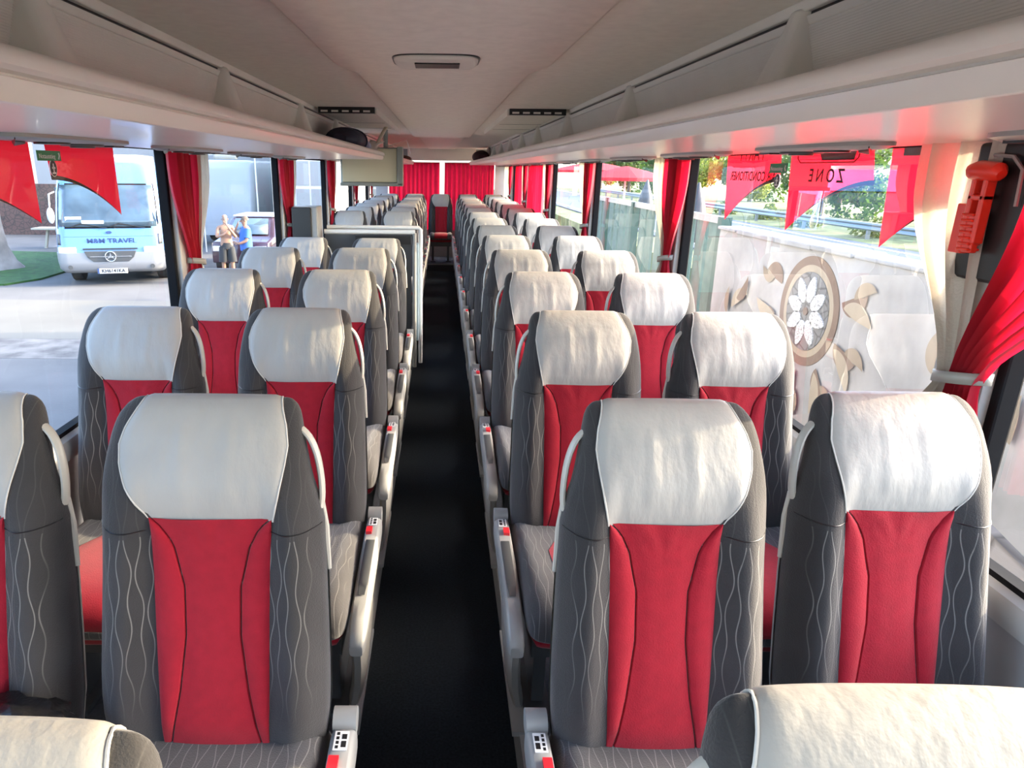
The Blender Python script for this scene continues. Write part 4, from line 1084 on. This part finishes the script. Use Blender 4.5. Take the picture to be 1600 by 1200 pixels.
for s, x0_ in ((1, -.75), (1, .15)):
    mb = MB().tube([(x0_ + .72, fy(1.46) - .03, 1.47), (x0_ + .1, fy(1.55) - .03, 1.58), (x0_ - .1, fy(1.5)-.03, 1.50)], .014, 6); obj('wiper', mb, M_['black'], t)
obj('dash_sign', MB().box(-1.0, -.62, .17, .18, 1.55, 1.75), M_['platew'], t, smooth_a=0); obj('dash_sign', MB().box(-.62, -.10, .135, .145, 1.51, 1.66), mat('pale blue card', (.55, .72, .78), .6), t, smooth_a=0)
mb = MB().grid([rrect(.75, 1.6, 4.6, z, .25) if k else rrect(.75, 1.6, 4.6, z, .25) for k, z in ((0, 3.05), (1, 3.28))], cu=True, cap=True); obj('roof_unit', mb, M_['bwhite'], t, smooth_a=30, bevel=.05)

# ---- white coach and dark car behind the two men
t = empty('white_coach', (-8.6, 27.5, G), 'big white coach with a wide windscreen parked behind the dark car', 'bus')
obj('body', MB().grid([rrect(hx, y, 10, z, .25) for z, y, hx in ((.4, 0, 1.22), (.9, -.02, 1.26), (1.3, 0, 1.26), (2.9, .25, 1.24), (3.15, .4, 1.18), (3.25, .7, 1.0))], cu=True, cap=True), M_['bwhite'], t, smooth_a=50)
obj('windscreen', MB().box(-1.12, 1.12, -.03, .02, 1.25, 2.85), mat('sky blue glass', (.15, .23, .30), .1, coat=.5), t, smooth_a=0).rotation_euler = (radians(-7), 0, 0)
for s in (-1, 1): obj('wheel', MB().disc((s*1.05, 2.2, .48), .48, 'x', .3, 24), M_['tyre'], t); obj('headlamp', MB().box(*sorted((s*.75, s*1.1)), -.06, 0, .7, .9), M_['lampglass'], t)
M_['carred'] = mat('dark maroon car paint', (.035, .012, .022), .2, coat=.5)
t = empty('dark_car', (-5.75, 21.6, G), 'dark maroon car with pale roof rack parked behind the two men', 'car')
cp = [(-1.95, .35), (-1.98, .75), (-1.90, .95), (-1.0, 1.05), (-.35, 1.52), (1.2, 1.55), (1.85, 1.05), (2.0, .9), (2.0, .35)]
rows = []
for x, k in ((-.82, .92), (-.78, .985), (-.6, 1.0), (.6, 1.0), (.78, .985), (.82, .92)):
    rows.append([(x if z < 1.06 else x*.84, y*(.97 if abs(x) > .7 else 1), .35 + (z - .35)*k) for y, z in cp])
obj('body', MB().grid(rows, cv=False, cu=True, cap=True), M_['carred'], t, smooth_a=35, bevel=.03)
obj('windscreen', MB().grid([[(-.60, -1.02, 1.09), (.60, -1.02, 1.09)], [(-.50, -.42, 1.50), (.50, -.42, 1.50)]]), M_['darkglass'], t, solid=.03)
obj('roof_panel', MB().box(-.62, .62, -.30, 1.2, 1.54, 1.60), mat('pale lilac roof', (.48, .48, .56), .3), t, smooth_a=0, bevel=.03)
for s in (-1, 1):
    for y in (-1.25, 1.3): obj('wheel', MB().disc((s*.74, y, .31), .31, 'x', .2, 20), M_['tyre'], t)
    obj('headlamp', MB().box(*sorted((s*.45, s*.75)), -2.0, -1.9, .70, .84), M_['lampglass'], t)

# ---- two men
M_['skin'] = mat('tanned skin', (.30, .165, .105), .6)
M_['skin2'] = mat('skin', (.27, .14, .09), .6)
M_['hair'] = mat('short grey brown hair', (.10, .07, .05), .8)
M_['shorts'] = mat('dark shorts', (.02, .022, .025), .8)
M_['bluetee'] = mat('blue cotton', (.035, .11, .36), .85)
M_['shoe'] = mat('dark shoes', (.03, .03, .03), .7)
def skin_body(name, joints, edges, m, parent, root=0, sub=2):
    me = bpy.data.meshes.new(name); me.from_pydata([j[0] for j in joints], edges, []); me.materials.append(m)
    o = bpy.data.objects.new(name, me); link(o, parent)
    s = o.modifiers.new('skin', 'SKIN'); sv = me.skin_vertices[0].data
    for i, j in enumerate(joints):
        r = j[1]; sv[i].radius = r if isinstance(r, tuple) else (r, r); sv[i].use_root = (i == root)
    s.use_smooth_shade = True
    u = o.modifiers.new('sub', 'SUBSURF'); u.levels = sub; u.render_levels = sub
    return o
def person(loc, rz, label, pose, skin, top, bottom, hair):
    t = empty('person', loc, label, 'person', None, rz)
    # faces -y; pelvis at .95
    J = [((0, 0, .95), (.15, .115)), ((0, -.01, 1.12), (.150, .125)), ((0, 0, 1.30), (.175, .12)), ((0, .01, 1.43), (.13, .085)), ((0, -.005, 1.50), (.058, .058)), ((0, -.02, 1.57), (.062, .07)), ((0, -.025, 1.65), (.078, .095)), ((0, -.015, 1.72), (.06, .075))]
    E_ = [(0, 1), (1, 2), (2, 3), (3, 4), (4, 5), (5, 6), (6, 7)]
    for s, arm in ((-1, pose[0]), (1, pose[1])):
        b = len(J)
        J += [((s*.19, .01, 1.42), .062), (arm[0], .046), (arm[1], .033), (arm[2], (.030, .018))]
        E_ += [(3, b), (b, b+1), (b+1, b+2), (b+2, b+3)]
        # fingers
        d = (Vector(arm[2]) - Vector(arm[1])).normalized(); side = d.cross(Vector((0, -1, .2))).normalized()
        for q, (o_, ln) in enumerate(((-.026, .062), (-.009, .075), (.009, .07), (.026, .055))):
            c = len(J); p0 = Vector(arm[2]) + side*o_; J += [(tuple(p0 + d*.03), .0095), (tuple(p0 + d*(.03 + ln*.55) + Vector((0, -.008, 0))), .0085), (tuple(p0 + d*(.03 + ln) + Vector((0, -.022, 0))), .007)]
            E_ += [(b+3, c), (c, c+1), (c+1, c+2)]
        c = len(J); J += [(tuple(Vector(arm[1])*.3 + Vector(arm[2])*.7 + side*(-.045)), .011), (tuple(Vector(arm[2]) + side*(-.055) + d*.035), .009)]; E_ += [(b+3, c), (c, c+1)]
    for s in (-1, 1):
        b = len(J); J += [((s*.10, 0, .86), .10), ((s*.115, -.02, .50), .062), ((s*.12, .01, .28), .056), ((s*.12, .03, .09), .038), ((s*.13, -.10, .035), (.042, .03)), ((s*.135, -.17, .025), (.035, .018))]
        E_ += [(0, b)] + [(b+i, b+i+1) for i in range(5)]
    body = skin_body('body', J, E_, skin, t)
    # face
    f = MB().ellipsoid((0, -.12, 1.625), (.014, .022, .024), 8, 6); obj('nose', f, skin, body)
    f = MB()
    for s in (-1, 1): f.ellipsoid((s*.030, -.112, 1.655), (.011, .008, .007), 8, 6)
    obj('eyes', f, M_['black'], body)
    f = MB().ellipsoid((0, -.105, 1.578), (.024, .010, .007), 8, 6); obj('mouth', f, mat('lips', (.35, .12, .10), .6), body)
    f = MB()
    for s in (-1, 1): f.ellipsoid((s*.082, -.01, 1.64), (.010, .02, .032), 8, 6)
    obj('ears', f, skin, body)
    h = MB(); rows = []
    for i in range(7):
        ph_ = (pi*.5)*i/6*hair[1] + .02; rows.append([(.086*sin(ph_)*cos(a), .002 + .105*sin(ph_)*sin(a), 1.655 + .108*cos(ph_)) for a in [2*pi*k/18 for k in range(18)]])
    obj('hair', MB().grid(rows, cu=True, cap=True), hair[0], body)
    # shorts
    sh = MB()
    secs = [(1.02, .165, .13), (.95, .178, .14), (.86, .19, .15)]
    sh.grid([[(a*cos(2*pi*k/24), b*sin(2*pi*k/24), z) for k in range(24)] for z, a, b in secs], cu=True)
    for s in (-1, 1):
        sh.grid([[(s*cx + a*cos(2*pi*k/18), cy + b*sin(2*pi*k/18), z) for k in range(18)] for z, a, b, cx, cy in ((.90, .108, .14, .098, 0), (.75, .115, .125, .105, -.01), (.58, .118, .118, .12, -.015), (.50, .118, .115, .125, -.015))], cu=True)
    obj('shorts', sh, bottom, t, smooth_a=60)
    if top:
        tp = MB(); tp.grid([[(a*cos(2*pi*k/26), cy + b*sin(2*pi*k/26), z) for k in range(26)] for z, a, b, cy in ((1.49, .075, .075, .0), (1.465, .15, .10, .008), (1.42, .20, .125, .005), (1.32, .205, .145, 0), (1.15, .195, .165, -.015), (1.0, .195, .165, -.01), (.86, .20, .17, 0))], cu=True)
        for s, arm in ((-1, pose[0]), (1, pose[1])):
            a, b = Vector((s*.17, .01, 1.43)), Vector(arm[0]); e = a.lerp(b, .8)
            tp.tube([a, a.lerp(e, .5), e], [.085, .080, .078], 14)
        obj('tee_shirt', tp, top, t, smooth_a=60)
    ft = MB()
    for s in (-1, 1): ft.ellipsoid((s*.13, -.08, .04), (.055, .15, .045), 12, 8)
    obj('shoes', ft, M_['shoe'], t)
    return t
person((-5.88, 18.9, G), radians(20), 'bare chested man in dark shorts holding one hand to his chin',
       [((-.25, -.10, 1.18), (-.08, -.25, 1.24), (.03, -.23, 1.34)), ((.25, -.12, 1.16), (.08, -.24, 1.42), (.015, -.165, 1.54))], M_['skin'], None, M_['shorts'], (M_['skin'], .7))
person((-5.22, 18.5, G), radians(-62), 'man in a loose blue tee shirt standing side on with a hand at his mouth',
       [((-.24, -.10, 1.16), (-.12, -.26, 1.36), (-.03, -.19, 1.54)), ((.25, -.04, 1.14), (.20, -.24, 1.06), (.10, -.30, 1.08))], M_['skin2'], M_['bluetee'], M_['shorts'], (M_['hair'], 1.0))

# ---- tree trunk, picnic table, low wall, buildings
M_['palebark'] = mat('pale grey bark', (.20, .19, .18), .95, noise=.35, nscale=2.2, bump=.9, bscale=5)
rk = random.Random(6)
t = empty('old_tree', (-13.6, 20.2, G), 'thick pale grey tree trunk standing in the lawn at the far left', 'tree')
rows = []
for z, r in ((0, 1.05), (.25, .85), (.7, .68), (1.4, .60), (2.2, .58), (3.0, .62), (3.8, .70), (4.4, .55)):
    rows.append([(r*(1 + .10*sin(3*a + z) + .06*sin(7*a + 2*z))*cos(a) + .06*z, r*(1 + .10*sin(3*a + z))*sin(a), z) for a in [2*pi*k/26 for k in range(26)]])
obj('trunk', MB().grid(rows, cu=True, cap=True), M_['palebark'], t, smooth_a=70)
for s in (-1, 1): obj('branch', MB().tube([(.2, 0, 4.0), (s*.9, .3, 5.2), (s*1.8, .2, 6.4)], [.42, .3, .16], 10), M_['palebark'], t)
cr_ = link(bpy.data.objects.new('foliage', FOL[0]), t); cr_.location = (.2, .3, 7.4); cr_.scale = (1.5, 1.4, .9)
M_['cream'] = mat('cream painted wood', (.42, .38, .30), .7)
t = empty('picnic_table', (-14.6, 26.0, G), 'small cream picnic table on the lawn beside the thick trunk', 'table')
obj('table_top', MB().box(-.6, .6, -.35, .35, .70, .76), M_['cream'], t, smooth_a=0)
for s in (-1, 1):
    obj('leg', MB().prism([(s*.30, 0), (s*.38, 0), (s*.20, .70), (s*.12, .70)], 'y', -.05, .05), M_['cream'], t, smooth_a=0)
t = tag(obj('brick_wall', MB().box(-.0, 9, 0, .3, 0, 2.2), pebble_mat('dark brown bricks', (.045, .035, .03), (.11, .06, .05), 5), loc=(-22, 31, G), smooth_a=0), 'dark brown garden wall behind the lawn at the far left', 'wall')
M_['bgrey'] = mat('pale grey render', (.27, .265, .26), .9, noise=.06, nscale=.8)
M_['bcream'] = mat('warm white render', (.40, .385, .33), .9, noise=.05, nscale=.8)
M_['wglass'] = mat('house window glass', (.22, .24, .25), .15)
def house(name, x, y, w_, d, h, m, label, wins, roofm=None):
    t = empty(name, (x, y, G), label, 'building')
    obj('walls', MB().box(0, w_, 0, d, 0, h), m, t, smooth_a=0)
    if roofm: obj('roof', MB().box(-.3, w_+.3, -.3, d+.3, h, h+.25), roofm, t, smooth_a=0)
    for (a, b, c, e, side) in wins:
        if side == 'f':
            f = obj('window', MB().box(a, b, -.06, .02, c, e), M_['bwhite'], t, smooth_a=0)
            p = MB(); nx = 3
            for i in range(nx):
                for j in range(3):
                    p.box(lerp(a, b, (i+.06)/nx), lerp(a, b, (i+.94)/nx), -.075, -.05, lerp(c, e, (j+.06)/3), lerp(c, e, (j+.94)/3))
        else:
            f = obj('window', MB().box(w_-.02, w_+.06, a, b, c, e), M_['bwhite'], t, smooth_a=0)
            p = MB(); nx = 3
            for i in range(nx):
                for j in range(3):
                    p.box(w_+.05, w_+.075, lerp(a, b, (i+.06)/nx), lerp(a, b, (i+.94)/nx), lerp(c, e, (j+.06)/3), lerp(c, e, (j+.94)/3))
        obj('panes', p, M_['wglass'], f, smooth_a=0)
    return t
house('grey_building', -24, 42, 14.4, 8, 7.5, M_['bgrey'], 'pale grey building closing the yard behind the blue minibus', [(2, 4, 1.2, 3.2, 'f'), (7, 9, 1.2, 3.2, 'f'), (11, 13, 1.2, 3.2, 'f'), (11, 13, 4.2, 6.2, 'f')], M_['bwhite'])
house('white_house', -9.2, 40, 6.5, 8, 7.0, M_['bcream'], 'warm white house with barred windows seen past the second left curtain', [(.6, 2.2, 1.0, 3.4, 'f'), (3.6, 5.6, 1.0, 3.8, 'f'), (1, 3, 4.5, 6.5, 'f')], M_['bwhite'])
house('cream_annex', -6.0, 25.0, 2.2, 14, 6.0, M_['bcream'], 'cream annex with a gridded window close behind the coach on the left', [(1.0, 3.2, 1.3, 4.0, 's'), (5.0, 7.2, 1.3, 4.0, 's'), (.3, 1.9, 1.4, 4.2, 'f')], M_['bwhite'])
# drying rack with a towel in the yard
t = empty('drying_frame', (-7.6, 25.2, G), 'tall white metal frame with a pale towel hanging above the white coach', 'frame')
for x in (-1.0, 1.0): obj('post', MB().tube([(x, 0, 0), (x, 0, 4.3)], .03, 8), M_['bwhite'], t)
for z in (3.4, 4.25): obj('crossbar', MB().tube([(-1.0, 0, z), (1.0, 0, z)], .025, 8), M_['bwhite'], t)
tw = MB().grid([[(-.45 + .85*j/10, -.03 + .02*sin(j*1.3 + i), 4.25 - 1.0*i/6) for j in range(11)] for i in range(7)])
o = tag(obj('towel', tw, M_['bcream'], loc=(-7.6, 25.2, G), smooth_a=60, solid=.01), 'pale towel hanging from the white metal frame', 'towel')
